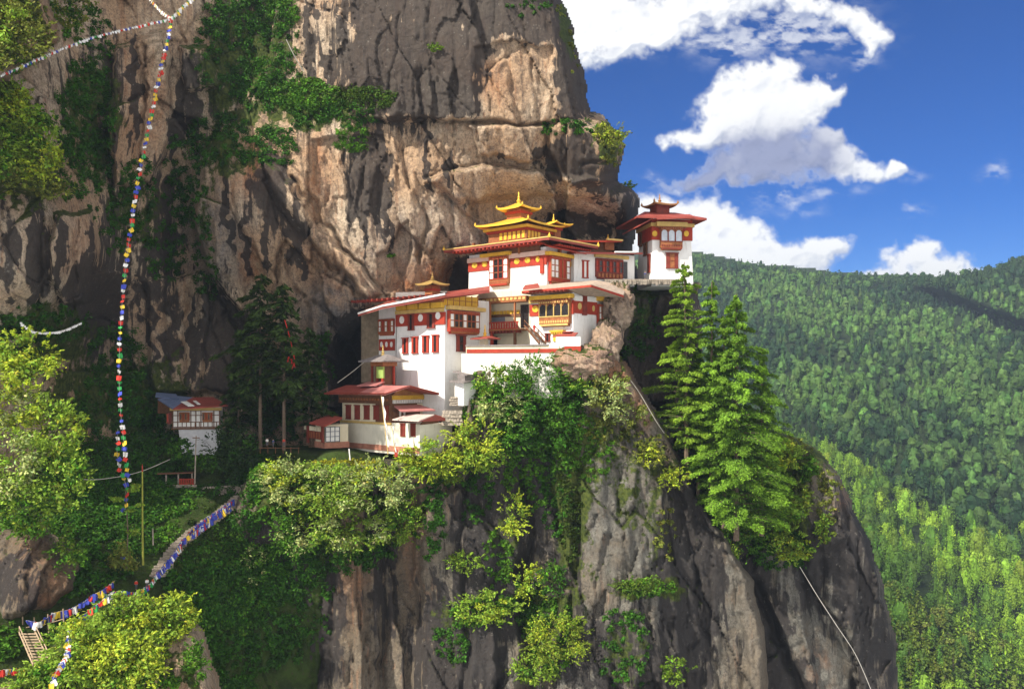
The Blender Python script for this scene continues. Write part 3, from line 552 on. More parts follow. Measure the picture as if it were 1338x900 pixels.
def pagoda_roof(bd, mb, a0, a1, b0, b1, ze, zr, th, lift, top):
    """square gilded roof with upswept corners: rings from the eave to a small top square"""
    n = 8; b = len(mb.v); rings = []; am, bm_ = (a0+a1)/2, (b0+b1)/2
    for k, f_ in enumerate((1.0, .82, .6, .36, top)):
        zz = ze+(zr-ze)*((1-f_)/(1-top))**1.35; ring = []
        for side in range(4):
            for i in range(n):
                t = i/n*2-1
                q = ((-1, t), (t, 1), (1, -t), (-t, -1))[side]
                cl = lift*abs(t)**3*(f_**3)
                ring.append(bd.W(am+q[0]*(a1-a0)/2*f_, bm_+q[1]*(b1-b0)/2*f_, zz+cl))
        rings.append(ring)
    m = 4*n
    for r in rings: mb.v += r
    mb.v += [q-Vector((0, 0, th)) for q in rings[0]]; mb.v += [q-Vector((0, 0, th)) for q in rings[2]]
    for k in range(4):
        for i in range(m): j = (i+1) % m; mb.f.append([b+k*m+i, b+(k+1)*m+i, b+(k+1)*m+j, b+k*m+j])
    for i in range(m):
        j = (i+1) % m; mb.f.append([b+j, b+i, b+5*m+i, b+5*m+j][::-1]); mb.f.append([b+5*m+i, b+5*m+j, b+6*m+j, b+6*m+i])
    mb.f.append([b+4*m+i for i in range(m)][::-1])
    return mb
def corner_tips(bd, mb, a0, a1, b0, b1, z, h, r):
    for a in (a0, a1):
        for bb in (b0, b1): mb.lathe(bd.W(a, bb, z), [(r, -.1), (r*1.2, h*.3), (r*.5, h*.6), (r*.1, h)], 6)
    return mb

# ------------------------------------------------------------------ the tall white tower house
T = Bld(581, 182, 40); rt = root('tower_house', T.W(6, 6, T.zc(530)), 'tall white tower house with four slot windows above the red sheet roof', 'building')
L1 = abs(T.L.s_(516.5)); zt = T.zc(388); L2 = 15.0
T.vol(MB(), 0, L1, 0, L2, T.zc(545), zt, .35).build('wall', WHITE, rt)
fl, fr = T.L, T.Rt
for (u0, u1, v0, v1) in ((526, 533, 442, 461.5), (538.2, 546, 440.6, 461.3), (552, 560, 439, 460.5), (564.8, 573, 438, 460)): slot_window(fl, u0, u1, v0, v1, rt)
fl.box(MB(), 516.8, 580.8, 409.5, 425.2, -.4, .02).build('red_band', RED, rt)
for (u, v) in ((525.3, 418), (549.7, 415.3), (572.5, 412.5)): fl.disc(MB(), u, v, 3.3, 5.0, -.2, .14).build('medallion', PANE, rt)
for (u0, u1, v0, v1) in ((533.3, 541, 411, 431.3), (558.3, 568, 410, 428.5)): slot_window(fl, u0, u1, v0, v1, rt, MAROON)
beam(fl, 517.5, 580, 404.5, 409, .35, OCHRE, rt, 'cornice'); fl.row(MB(), 519, 581, 397, 404, 4, .82, -.4, .75).build('bracket_block', YELLOW, rt)
beam(fl, 517, 580, 393.5, 397, .5, TIMBER, rt, 'cornice')
fr.box(MB(), 581.3, 622, 387, 400.3, -.5, .45).build('coffered_panel', YELLOW, rt)
gl = MB()
for k in range(6): fr.box(gl, 582+k*8, 582.7+k*8, 387, 400, .4, .52)
fr.box(gl, 581.5, 622, 393.2, 394, .4, .53); gl.build('coffer_rail', TIMBER, rt)
beam(fr, 583, 630, 401, 406, 1.1, OCHRE, rt, 'cornice')
rabsel(fr, 584.5, 623, 407, 435.5, rt, 'wddwddw', 2, .14, .24, .85, RED)
slot_window(fr, 596.5, 608.5, 438.5, 459, rt, MAROON, split=True)
# left wing in the shade of the eave, brown plastered flank and porch level
wf = Face(516.5, fl.D(516.5)+1.2, -40)
wing = MB(); a = wf
for (v0, v1) in ((400, 530),): wing.hexa([a.q(a.s_(495), a.z(506, v1), 0), a.q(a.s_(516.8), a.z(506, v1), 0), a.q(a.s_(516.8), a.z(506, v1), -6), a.q(a.s_(495), a.z(506, v1), -6), a.q(a.s_(495), a.z(506, v0), 0), a.q(a.s_(516.8), a.z(506, v0), 0), a.q(a.s_(516.8), a.z(506, v0), -6), a.q(a.s_(495), a.z(506, v0), -6)])
wing.build('wing_wall', WHITE, rt)
rabsel(wf, 496, 516, 417, 437, rt, 'wrwrw', 2, .12, .16, .45, RED)
beam(wf, 496, 516.3, 443, 458, .2, RED, rt, 'red_band')
for u in (499.5, 506, 512.5): wf.disc(MB(), u, 450, 1.7, 3.6, 0, .3).build('medallion', PANE, rt)
df = Face(495, wf.D(495)+.5, -36); db = MB(); df.sb(db, df.s_(472), df.s_(495.2), df.z(484, 500), df.z(484, 403), -6, 0)
db.build('flank_wall', paint_mat('brown_plaster', (.27, .21, .14), .9, .35, (.14, .1, .07), .5, .8), rt)
# roof: eave line along the front, low pitch to the ridge behind, red fascia
def sheet(par, pts, th, mat, name='roof'): return MB().slab(pts, th).build(name, mat, par)
def pz(u, v, D): return P(u, v, D)
ro = sheet(rt, [pz(468, 410, 187), pz(500, 400, 184), pz(581.5, 384.6, 178.6), pz(640, 379, 181), pz(640, 373.5, 197), pz(515, 391, 199), pz(472, 406, 200)], .55, REDROOF)
MB().tube([pz(468, 409.6, 186.9), pz(500, 399.6, 183.9), pz(581.5, 384.2, 178.5)], .22, 5).build('gutter', PANE, ro)
rf = MB(); fl.row(rf, 470, 581, 389.5, 392.5, 16, .3, .4, 3.0); rf.build('rafter', MAROON, ro)
sheet(rt, [pz(517, 391, 190), pz(582, 386, 188), pz(584, 380.5, 196), pz(517, 382, 196)], .4, GREYROOF, 'upper_roof')
# roof lantern
LN = Bld(565, 190, 40); s0 = 2.6
ln = MB(); LN.vol(ln, 0, 2.3, 0, 2.3, LN.zc(388), LN.zc(372)); lo = ln.build('lantern', TIMBER, rt)
LN.vol(MB(), -.1, 2.4, -.1, 2.4, LN.zc(379.5), LN.zc(376.5)).build('cornice', RED, lo)
g = MB(); pagoda_roof(LN, g, -1.5, 3.8, -1.5, 3.8, LN.zc(371.5), LN.zc(365), .25, .3, .12); finial(g, LN.W(1.15, 1.15, LN.zc(364)), 1.6, .35); g.build('gilded_roof', paint_mat('dull_gilding', (.38, .24, .07), .6, .4), lo)

# ------------------------------------------------------------------ courtyard gallery with balcony
G = Face(692, 189.5, -38); gr = root('gallery', G.pt(655, 452), 'open courtyard gallery with red balcony railing between the two white houses', 'building')
G.sb(MB(), G.s_(600), G.s_(694), G.z(655, 470), G.z(655, 380), -4, 0).build('back_wall', CREAM, gr)
G.box(MB(), 623, 697, 389.5, 396.5, -.1, 2.6).build('beam', TIMBER, gr)
G.row(MB(), 624, 697, 391, 394, 14, .6, 2.55, 2.7).build('carved_blocks', OCHRE, gr)
G.row(MB(), 628, 680, 406.5, 411, 12, .65, 0, .35).build('frieze', YELLOW, gr)
beam(G, 627, 681, 411, 414.5, .3, BROWN, gr, 'rail'); beam(G, 627, 660, 415, 421, .1, paint_mat('slate_panel', (.22, .24, .28), .7), gr, 'panel')
dk = MB(); G.box(dk, 620, 690, 431, 433, -.1, 2.8); fl_ = dk.build('balcony_floor', TIMBER, gr)
rl = MB(); G.box(rl, 628, 687, 421.5, 423, 2.5, 2.75); G.box(rl, 628, 687, 429.6, 431, 2.5, 2.75); rl.build('balcony_rail', RED, gr)
G.row(MB(), 628, 687, 423, 429.8, 18, .55, 2.52, 2.68).build('baluster', RED, gr)
G.row(MB(), 628, 687, 433, 436, 14, .5, 1.2, 2.75).build('bracket', MAROON, gr)
for u in (650, 682, 629): G.box(MB(), u-.8, u+.8, 396.5, 421.5, 2.3, 2.65).build('column', TIMBER, gr)
for u in (652, 682): G.box(MB(), u-1.2, u+1.2, 433, 453, 2.2, 2.7).build('column', RED if u < 660 else BROWN, gr)
G.box(MB(), 680.5, 691, 398, 428, -.1, .12).build('doorway', DARK, gr)
G.box(MB(), 634, 650, 440, 452, -.1, .1).build('doorway', DARK, gr)
st = MB(); A0, A1 = P(689, 424, 187.5), P(709, 447, 181.5)
wd = Vector((.5, .45, 0))
for k in range(14): q = A0.lerp(A1, (k+.5)/14); st.hexa([q+wd*x+Vector((0, y, z)) for z in (-.25, -.1) for x, y in ((-1.2, -.15), (1.2, -.15), (1.2, .25), (-1.2, .25))])
sr = st.build('stair', BROWN, gr)
for s_ in (-1.3, 1.3):
    t_ = MB(); t_.tube([A0+wd*s_-Vector((0, 0, .25)), A1+wd*s_-Vector((0, 0, .25))], .2, 4); t_.tube([A0+wd*s_+Vector((0, 0, .9)), A1+wd*s_+Vector((0, 0, .9))], .09, 5)
    for k in range(5): q = A0.lerp(A1, k/4)+wd*s_; t_.tube([q, q+Vector((0, 0, .9))], .06, 4)
    t_.build('handrail', BROWN, sr)
# small shrine roof with gilded spire standing in the courtyard
SH = Bld(633, 184.5, 40); rs = root('shrine', SH.W(1, 1, SH.zc(452)), 'small red roofed shrine with a gilded spire below the balcony', 'shrine')
SH.hip(MB(), -2.2, 2.6, -1.6, 2.6, SH.zc(441.8), SH.zc(439), .25, 1.2).build('roof', REDROOF, rs)
SH.vol(MB(), 0, 1.4, 0, 1.2, SH.zc(455), SH.zc(442)).build('wall', CREAM, rs)
finial(MB(), SH.W(.4, .6, SH.zc(440)), 2.6, .45).build('spire', GOLD, rs)
# terrace parapet and retaining wall
Q = Face(759, 176.5, -15); rq = root('terrace_wall', Q.pt(690, 500), 'long white terrace wall with a red stripe in front of the gallery', 'wall')
Q.sb(MB(), Q.s_(603), Q.s_(731), Q.z(670, 520), Q.z(670, 461.5), -4, 0).build('retaining_wall', paint_mat('stained_whitewash', (.78, .75, .66), .85, .12, (.42, .38, .30), .6, .5), rq)
Q.sb(MB(), Q.s_(609), Q.s_(731), Q.z(670, 461.5), Q.z(670, 451.8), -.8, .05).build('parapet', CREAM, rq)
Q.sb(MB(), Q.s_(610), Q.s_(738), Q.z(674, 461), Q.z(674, 455.8), -.7, .14).build('red_stripe', RED, rq)
Q.sb(MB(), Q.s_(737.8), Q.s_(759), Q.z(748, 460.8), Q.z(748, 452.2), -1.6, .25).build('red_stripe', RED, rq)
Q.sb(MB(), Q.s_(608.5), Q.s_(716), Q.z(670, 451.8), Q.z(670, 450.3), -1.0, .35).build('coping', GREYROOF, rq)
Q.sb(MB(), Q.s_(726), Q.s_(758), Q.z(744, 453), Q.z(744, 440), -1.4, -.2).build('porch_block', WHITE, rq)

# ------------------------------------------------------------------ lower right temple
C1 = Bld(749, 179.5, 40); rc = root('temple', C1.W(5, 5, C1.zc(460)), 'white temple with a carved orange window bay and stone roof at the cliff edge', 'temple')
K1 = abs(C1.L.s_(692)); K2 = abs(C1.Rt.s_(791))
C1.vol(MB(), 0, K1, 0, K2, C1.zc(470), C1.zc(381), .25).build('wall', WHITE, rc)
fl, fr = C1.L, C1.Rt
beam(fl, 692, 749, 396.5, 411.8, .06, RED, rc, 'red_band', -.4); beam(fr, 749.3, 780, 393.5, 410.2, .06, RED, rc, 'red_band', -.4)
beam(fl, 692, 710, 391, 396.3, .3, OCHRE, rc, 'cornice')
beam(fl, 696, 750, 385.8, 391, 1.25, YELLOW, rc, 'cornice'); fl.row(MB(), 697, 749, 391, 393, 15, .55, -.1, 1.0).build('dentil', TIMBER, rc)
rabsel(fl, 707.5, 746.5, 393.2, 425.2, rc, 'dddd', 1, .12, .36, .9, TIMBER, mull=OCHRE, lattice=TIMBER, arch=True)
fl.disc(MB(), 700, 403.8, 4.0, 4.4, 0, .16).build('medallion', YELLOW, rc)
fr.disc(MB(), 757, 400, 2.6, 4.5, 0, .16).build('medallion', OCHRE, rc); fr.disc(MB(), 775, 403, 1.8, 4, 0, .16).build('medallion', OCHRE, rc)
beam(fr, 750, 759.5, 386.5, 393.3, .35, PANE, rc, 'cornice'); beam(fr, 766, 778.5, 388, 394.5, .35, PANE, rc, 'cornice')
beam(fr, 761, 766, 384, 411.8, .3, MAROON, rc, 'pilaster')
rabsel(fr, 780, 790.5, 398, 426, rc, 'wrw', 2, .1, .3, .6, RED); beam(fr, 777.5, 796, 388, 394, 1.0, YELLOW, rc, 'cornice')
MB().tube([fr.pt(786, 426, .3), fr.pt(788, 449, .2)], .16, 6).build('drainpipe', MAROON, rc)
slot_window(fl, 712.5, 719, 436, 446, rc, MAROON)
beam(fl, 721, 739, 431.5, 434, .9, YELLOW, rc, 'awning'); fl.row(MB(), 722, 738, 434, 436.5, 7, .5, 0, .8).build('awning_bracket', YELLOW, rc)
beam(fl, 723.5, 728, 436.5, 446, .25, YELLOW, rc, 'door_post')
sheet(rc, [fl.pt(729, 439.8, 1.9), fl.pt(757, 440.2, 1.9), fl.pt(756, 434.5, .2), fl.pt(734, 434.2, .2)], .2, REDROOF, 'porch_roof')
beam(fl, 739, 749, 433, 434.6, 1.0, REDROOF, rc, 'porch_cap')
r1 = sheet(rc, [P(682, 380.2, 184), P(772.5, 371.8, 174), P(814.5, 385.4, 181), P(819, 373.5, 196), P(781, 366.3, 193), P(700, 371, 197)], .5, STONEROOF)
fb = MB()
for a_, b_ in ((P(681.5, 380.9, 183.8), P(772.5, 372.7, 173.8)), (P(772.5, 372.7, 173.8), P(815, 386.4, 180.8))):
    up = Vector((0, 0, .35)); d_ = Vector((0, .25, 0)); fb.hexa([a_-up, b_-up, b_-up+d_, a_-up+d_, a_+up*.2, b_+up*.2, b_+up*.2+d_, a_+up*.2+d_])
fb.build('fascia', RED, r1)
rf = MB(); fl.row(rf, 694, 752, 381.5, 383.5, 12, .3, .2, 3.4); fr.row(rf, 752, 792, 382.5, 384.5, 10, .3, .2, 2.6); rf.build('rafter', MAROON, r1)
sheet(rc, [P(683, 376.6, 180.5), P(705, 374, 179), P(703, 370, 181), P(686, 372.4, 182)], .35, REDROOF, 'roof_step')

# ------------------------------------------------------------------ upper temple with its gilded pagoda
U = Bld(714, 190, 40); ru = root('temple', U.W(8, 8, U.zc(375)), 'upper white temple with yellow medallions crowned by the large gilded pagoda roof', 'temple')
K1 = abs(U.L.s_(611.7)); K2 = abs(U.Rt.s_(757))
U.vol(MB(), 0, K1, 0, K2, U.zc(392), U.zc(322), .2).build('wall', WHITE, ru)
fl, fr = U.L, U.Rt
beam(fl, 611.9, 713.8, 338.7, 350.5, .06, RED, ru, 'red_band', -.4); beam(fr, 714.2, 755, 336.5, 345.5, .05, RED, ru, 'red_band', -.4)
beam(fl, 611.5, 714, 332.6, 338.5, .35, paint_mat('pink_plaster', (.72, .53, .44), .8, .15), ru, 'cornice')
for (u, v) in ((620.5, 346.7), (633.6, 345), (675.6, 341.5), (689.8, 340), (703, 338.9)): fl.disc(MB(), u, v, 3.6 if u < 700 else 2.4, 3.9, 0, .16).build('medallion', YELLOW, ru)
rabsel(fl, 641.8, 666.2, 335.5, 373, ru, 'wddw', 3, .1, .22, .8, TIMBER, mull=RED); beam(fl, 631, 669.5, 330.8, 335.2, 1.15, YELLOW, ru, 'cornice')
beam(fl, 706.5, 711, 339, 357.5, .3, RED, ru, 'pilaster')
rabsel(fr, 716.5, 741.5, 336.5, 371, ru, 'wwrrw', 3, .1, .2, .8, RED); beam(fr, 712.5, 747.5, 331.5, 336, 1.15, YELLOW, ru, 'cornice')
fr.disc(MB(), 744.5, 345, 1.7, 4.4, 0, .16).build('medallion', YELLOW, ru)
rabsel(fr, 747, 753, 349, 367, ru, 'wr', 3, .1, .1, .4, RED)
ze, zr = U.zc(314.5), U.zc(303)
o_ = 3.4; o2 = 4.5
ur = MB(); U.hip(ur, -o_, K1+o2, -o_, K2+2.5, ze, zr, .5, 9).build('roof', REDROOF, ru); uro = ru.children[-1]
gd = MB()
for (p, q) in (((-o_, -o_), (K1+o2, -o_)), ((-o_, -o_), (-o_, K2+2.5))): gd.tube([U.W(*p, ze+.12), U.W(*q, ze+.12)], .17, 5)
gd.build('eave_edge', OCHRE, uro)
corner_tips(U, MB(), -o_, K1+o2, -o_, K2+2.5, ze+.1, 1.0, .28).build('corner_ornament', GOLD, uro)
rf = MB(); fl.row(rf, 602, 716, 324.4, 326.4, 22, .3, .2, 3.3); fr.row(rf, 714, 757, 324.4, 326.4, 14, .3, .2, 3.3); rf.build('rafter', RED, uro)
for (u, ff) in ((680, fl), (640, fl), (620, fl), (730, fr), (745, fr)): ff.box(MB(), u-1, u+1, 318, 332, 0, .6).build('bracket', TIMBER, uro)
beam(fl, 640, 706, 323, 331, .25, BROWN, ru, 'attic_beam')
# canopy roof above the right bay
sheet(ru, [fr.pt(706, 322.5, 2.4), fr.pt(755, 332.5, 2.4), fr.pt(757, 328, .2), fr.pt(710, 318.5, .2)], .3, RED, 'canopy')
# pagoda
PG = Bld(688, 192.5, 40)
pg = MB(); S1 = 11.0; PG.vol(pg, 0, S1, 0, S1*.8, PG.zc(316), PG.zc(291)); po = pg.build('pagoda', TIMBER, ru)
for ff, (a_, b_) in ((PG.L, (652, 687)), (PG.Rt, (689, 706))):
    ff.row(MB(), a_, b_, 301, 312.5, 6 if a_ < 680 else 4, .6, 0, .14).build('gilded_panel', GOLD, po)
PG.vol(MB(), -1.0, S1+.8, -1.0, S1*.8+.8, PG.zc(297.2), PG.zc(293.6)).build('gilded_cornice', YELLOW, po)
PG.vol(MB(), -.4, S1+.3, -.4, S1*.8+.3, PG.zc(300.2), PG.zc(297.4)).build('bracket_course', RED, po)
g = MB(); pagoda_roof(PG, g, -2.3, S1+2, -2.3, S1*.8+2, PG.zc(290.5), PG.zc(280), .35, .42, .3); corner_tips(PG, g, -2.3, S1+2, -2.3, S1*.8+2, PG.zc(290.5)+.35, .8, .2)
g.build('gilded_roof', GOLD, po)
PT = Bld(681, 196, 40); S2 = 4.2
pt_ = MB(); PT.vol(pt_, 0, S2, 0, S2*.8, PT.zc(289), PT.zc(272)); p2 = pt_.build('pagoda_lantern', TIMBER, ru)
PT.vol(MB(), -.3, S2+.3, -.3, S2*.8+.3, PT.zc(278), PT.zc(275)).build('bracket_course', RED, p2)
g = MB(); pagoda_roof(PT, g, -1.7, S2+1.5, -1.7, S2*.8+1.5, PT.zc(271.5), PT.zc(263), .28, .42, .14); corner_tips(PT, g, -1.7, S2+1.5, -1.7, S2*.8+1.5, PT.zc(271.5)+.35, .7, .18)
finial(g, PT.W(S2/2, S2*.4, PT.zc(264.5)), 2.9, .6); g.build('gilded_roof', GOLD, p2)
# second small gilded pavilion behind
PS = Bld(725, 199, 40); rp = root('roof_pavilion', PS.W(1, 1, PS.zc(312)), 'small gilded pavilion just right of the large pagoda roof', 'pavilion')
PS.vol(MB(), 0, 2.6, 0, 2.2, PS.zc(314), PS.zc(294)).build('wall', TIMBER, rp); PS.vol(MB(), -.3, 2.9, -.3, 2.5, PS.zc(300), PS.zc(297)).build('cornice', RED, rp)
g = MB(); pagoda_roof(PS, g, -2.2, 4.4, -2.2, 4, PS.zc(293.5), PS.zc(288), .25, .5, .12); finial(g, PS.W(1.2, 1.1, PS.zc(289)), 1.9, .4); g.build('gilded_roof', GOLD, rp)

# ------------------------------------------------------------------ chapel range between the upper temple and the right tower
Cf = Face(757, 196.5, 30); rr = root('chapel', Cf.pt(790, 366), 'low chapel with a red lattice front between the upper temple and the right tower', 'building')
Cf.sb(MB(), Cf.s_(750), Cf.s_(829), Cf.z(790, 372), Cf.z(790, 331), -7, 0).build('wall', WHITE, rr)
rabsel(Cf, 777.5, 813, 338.5, 364, rr, 'rdrdrdrd', 2, .12, .30, .35, MAROON, lattice=RED, mull=MAROON)
Cf.row(MB(), 779, 812, 358, 363, 7, .6, .3, .55).build('prayer_wheel', TIMBER, rr)
Cf.box(MB(), 813.5, 819.5, 342, 364, -.1, .12).build('doorway', DARK, rr)
beam(Cf, 776, 820, 333.4, 337.6, .6, OCHRE, rr, 'cornice')
slot_window(Cf, 760.5, 768.5, 341, 363, rr, RED, PANE)
cr = sheet(rr, [Cf.pt(744, 331.2, 2.6), Cf.pt(832, 331.6, 2.2), Cf.pt(831, 325.5, -7), Cf.pt(744, 324.5, -7)], .4, REDROOF)
MB().tube([Cf.pt(795, 331, 2.4), Cf.pt(823, 331.2, 2.3)], .2, 5).build('gutter', PANE, cr)
C2f = Face(730, 200, 26); sheet(rr, [C2f.pt(726, 315.6, 2.2), C2f.pt(806, 316, 2.2), C2f.pt(806, 311.6, -5), C2f.pt(730, 311.5, -5)], .4, RED, 'upper_roof')
C2f.sb(MB(), C2f.s_(740), C2f.s_(800), C2f.z(770, 332), C2f.z(770, 316.5), -5, 0).build('upper_wall', BROWN, rr)
C2f.box(MB(), 789, 801, 317, 327, 0, .5).build('dormer', TIMBER, rr); C2f.box(MB(), 786, 806.5, 314, 316.3, 1.8, 2.5).build('eave_edge', OCHRE, rr)
finial(MB(), C2f.pt(797.5, 312, -1), 1.2, .3).build('spire', GOLD, rr)

# ------------------------------------------------------------------ right tower on the ledge
V = Bld(851, 203, 80); rv = root('watch_tower', V.W(4, 4, V.zc(368)), 'square white tower with a carved bay at the right end of the ledge', 'tower')
fl, fr = V.L, V.Rt; K2 = abs(fr.s_(906)); K1 = 10.5
V.vol(MB(), 0, K1, 0, K2, V.zc(374), V.zc(284), .55).build('wall', WHITE, rv)
V.vol(MB(), .1, K1, .15, K2-.15, V.zc(313), V.zc(286)).build('red_band', RED, rv)
V.vol(MB(), -.25, K1+.3, -.2, K2+.2, V.zc(295.5), V.zc(291)).build('cornice', OCHRE, rv)
rabsel(fr, 862, 890, 297.5, 326, rv, 'www', 1, .12, .34, .95, TIMBER, white=paint_mat('pale_window', (.55, .60, .66), .3), arch=True, lattice=MAROON)
beam(fr, 856, 895.5, 291.2, 297, 1.4, OCHRE, rv, 'beam'); fr.row(MB(), 857, 895, 296.8, 298.5, 14, .55, .3, 1.25).build('dentil', TIMBER, rv)
for u in (855.3, 896.5): fr.disc(MB(), u, 305.5, 3.4, 3.8, 0, .2).build('medallion', YELLOW, rv)
slot_window(fr, 870.5, 886, 331, 350.5, rv, MAROON, TIMBER, split=True)
for (u0, u1, v0, v1) in ((835.5, 838.5, 305, 322), (841, 845.5, 318, 334)): slot_window(fl, u0, u1, v0, v1, rv, BROWN, DARK, .3)
slot_window(fl, 846.5, 849.5, 333, 356, rv, MAROON, DARK, .3)
V.hip(MB(), -3.6, K1+2, -4.6, K2+1.8, V.zc(286.5), V.zc(272), .45, 4.5, 'b').build('roof', REDROOF, rv); vo = rv.children[-1]
sheet(vo, [fr.pt(851, 289, 4.0), fr.pt(899, 286.8, 4.0), fr.pt(899, 281, 1), fr.pt(851, 282, 1)], .35, REDROOF, 'canopy')
sheet(vo, [V.W(-2.5, -4.4, V.zc(299)), V.W(8, -4.4, V.zc(299)), V.W(8, -.4, V.zc(287)), V.W(-2.5, -.4, V.zc(287))], .3, REDROOF, 'side_roof')
VL = Bld(858, 205.5, 70); lm = MB(); VL.vol(lm, 0, 3.2, 0, 3.4, VL.zc(279), VL.zc(266)); l2 = lm.build('lantern', MAROON, rv)
g = MB(); pagoda_roof(VL, g, -1.4, 4.6, -1.4, 4.8, VL.zc(267), VL.zc(262.5), .3, .4, .12); corner_tips(VL, g, -1.4, 4.6, -1.4, 4.8, VL.zc(267)+.35, .8, .22); finial(g, VL.W(1.6, 1.7, VL.zc(263.5)), 2.2, .5); g.build('lantern_roof', paint_mat('weathered_gilding', (.36, .17, .06), .6, .3), l2)
# paved ledge carrying tower and chapel
lg = root('ledge_wall', P(850, 372, 200), 'rough stone ledge wall under the right tower and the chapel', 'wall')
lw = MB()
for k in range(34):
    u = 790+k*2.9; h = 4.5+2.5*random.random(); D_ = 195+(k/34)*8-random.random()*.6
    lw.hexa([P(u, 366+h, D_), P(u+3.1, 366+h, D_), P(u+3.1, 366+h, D_+9), P(u, 366+h, D_+9), P(u, 365.2-random.random()*.5, D_), P(u+3.1, 365.2-random.random()*.4, D_), P(u+3.1, 364.6, D_+9), P(u, 364.6, D_+9)])
lw.build('masonry', STONE, lg)
# boulder bulge under the temple's right corner

# ------------------------------------------------------------------ lower house with faded red sheet roof
E = Bld(548.5, 174, 42); re_ = root('lower_house', E.W(5, 5, E.zc(588)), 'long cream house under a faded red sheet roof in front of the tall tower', 'building')
fl, fr = E.L, E.Rt; K1 = abs(fl.s_(444.5)); Ku = abs(fl.s_(511)); K2 = abs(fr.s_(572))
E.vol(MB(), 0, K1, 0, K2+4, E.zc(596), E.zc(554.5)).build('wall', paint_mat('weathered_whitewash', (.72, .68, .56), .85, .12, (.42, .36, .26), .55, .6), re_)
zb = fl.z(480, 553); zt = fl.z(480, 527)
E.vol(MB(), Ku, K1-.6, .12, 9, zb-.3, zt).build('upper_wall', CREAM, re_)
for (u0, u1) in ((452.3, 458.4), (463.8, 470), (475.9, 482.6), (488.4, 495.2), (502.3, 507.7)): slot_window(fl, u0, u1, 530-.5*(480-u0)/30, 547.5-.5*(480-u0)/30, re_, MAROON, paint_mat('maroon_shutter', (.20, .03, .018), .7) if 'maroon_shutter' not in bpy.data.materials else bpy.data.materials['maroon_shutter'], .4)
beam(fl, 445, 512, 550.5, 553.2, .2, OCHRE, re_, 'string_course'); beam(fl, 444.5, 548.5, 581, 588, .15, PINKST, re_, 'plinth')
beam(fl, 445, 511.5, 514, 526.8, .55, BROWN, re_, 'eave_shadow_band'); fl.row(MB(), 446, 511, 520, 523, 18, .5, .5, .75).build('dentil', TIMBER, re_)  # brown band under the eave stands in for the eave's shadow
uf = Face(511, fl.D(511), 48)
uf.box(MB(), 511.5, 552, 516.3, 521.8, -.3, .5).build('cornice', YELLOW, re_); uf.row(MB(), 512, 550, 522, 526.5, 12, .5, -.2, .6).build('bracket', PANE, re_)
uf.sb(MB(), uf.s_(511.2), uf.s_(545), uf.z(528, 556), uf.z(528, 522), -5, .02).build('gable_wall', BROWN, re_)
pts = [uf.pt(511.5, 516.3, .35), uf.pt(552.5, 516.3, .35), uf.pt(545, 508, .35), uf.pt(534, 504.8, .35), uf.pt(519, 509.5, .35)]
MB().prism([p+uf.n*-.4 for p in pts], pts).build('gable', paint_mat('orange_boards', (.42, .19, .07), .8, .4), re_)
Rr = [P(423.7, 513.4, 186.5), P(503.8, 514, 173.6), P(535.5, 503.9, 176), P(452, 503.2, 192)]
lr = sheet(re_, [P(468, 513.7, 179.5), P(503.8, 514, 173.6), P(535.5, 503.9, 176), P(488, 503.5, 185.5)], .3, PINKROOF)
sheet(re_, [P(423.7, 513.4, 187), P(468, 513.7, 179.4), P(488, 503.5, 185.4), P(452, 503.2, 192)], .3, REDROOF, 'roof')
sheet(re_, [P(535.7, 503.8, 176.1), P(573.8, 513.8, 181.5), P(545, 514.5, 196), P(452, 503, 192.2)], .3, REDROOF, 'roof')
sheet(re_, [P(466, 503.4, 185), P(492, 502.7, 181.5), P(503, 498.2, 184), P(481, 498.6, 188)], .25, PINKROOF, 'ridge_cap')
MB().tube([P(423.7, 513.6, 186.9), P(468, 513.9, 179.3), P(503.8, 514.2, 173.5), P(535.5, 504.1, 175.9), P(573.8, 514, 181.4)], .14, 5).build('eave_edge', MAROON, lr)
for (u0, u1) in ((523.6, 529.8), (536.8, 543.2)): slot_window(fl, u0, u1, 553.6, 569.5, re_, MAROON, bpy.data.materials['maroon_shutter'], .3)
sheet(re_, [P(512.4, 547.6, 173.5), P(547.5, 549.3, 170.8), P(567.6, 541.2, 174.5), P(534, 541, 177)], .22, PALEROOF, 'lean_to_roof')
sheet(re_, [P(547.7, 549.3, 170.9), P(587, 548, 178), P(580, 544.5, 181), P(567.8, 541.1, 174.6)], .22, REDROOF, 'lean_to_roof')
MB().prism([fr.pt(549, 555, .1), fr.pt(573, 552.5, .1), fr.pt(570, 547, .1), fr.pt(558, 544.3, .1)], [fr.pt(549, 555, -.2), fr.pt(573, 552.5, -.2), fr.pt(570, 547, -.2), fr.pt(558, 544.3, -.2)]).build('gable', BROWN, re_)
sheet(re_, [P(515, 530.2, 178), P(524.5, 536.8, 174.5), P(569, 535.3, 178), P(548, 528.4, 182)], .22, PINKROOF, 'upper_lean_to_roof')
uf.box(MB(), 513, 545, 537, 544, -.2, .9).build('dark_store', BROWN, re_)
for u in (518, 523.5): uf.box(MB(), u, u+2, 536.5, 545, .85, 1.0).build('window', PANE, re_)
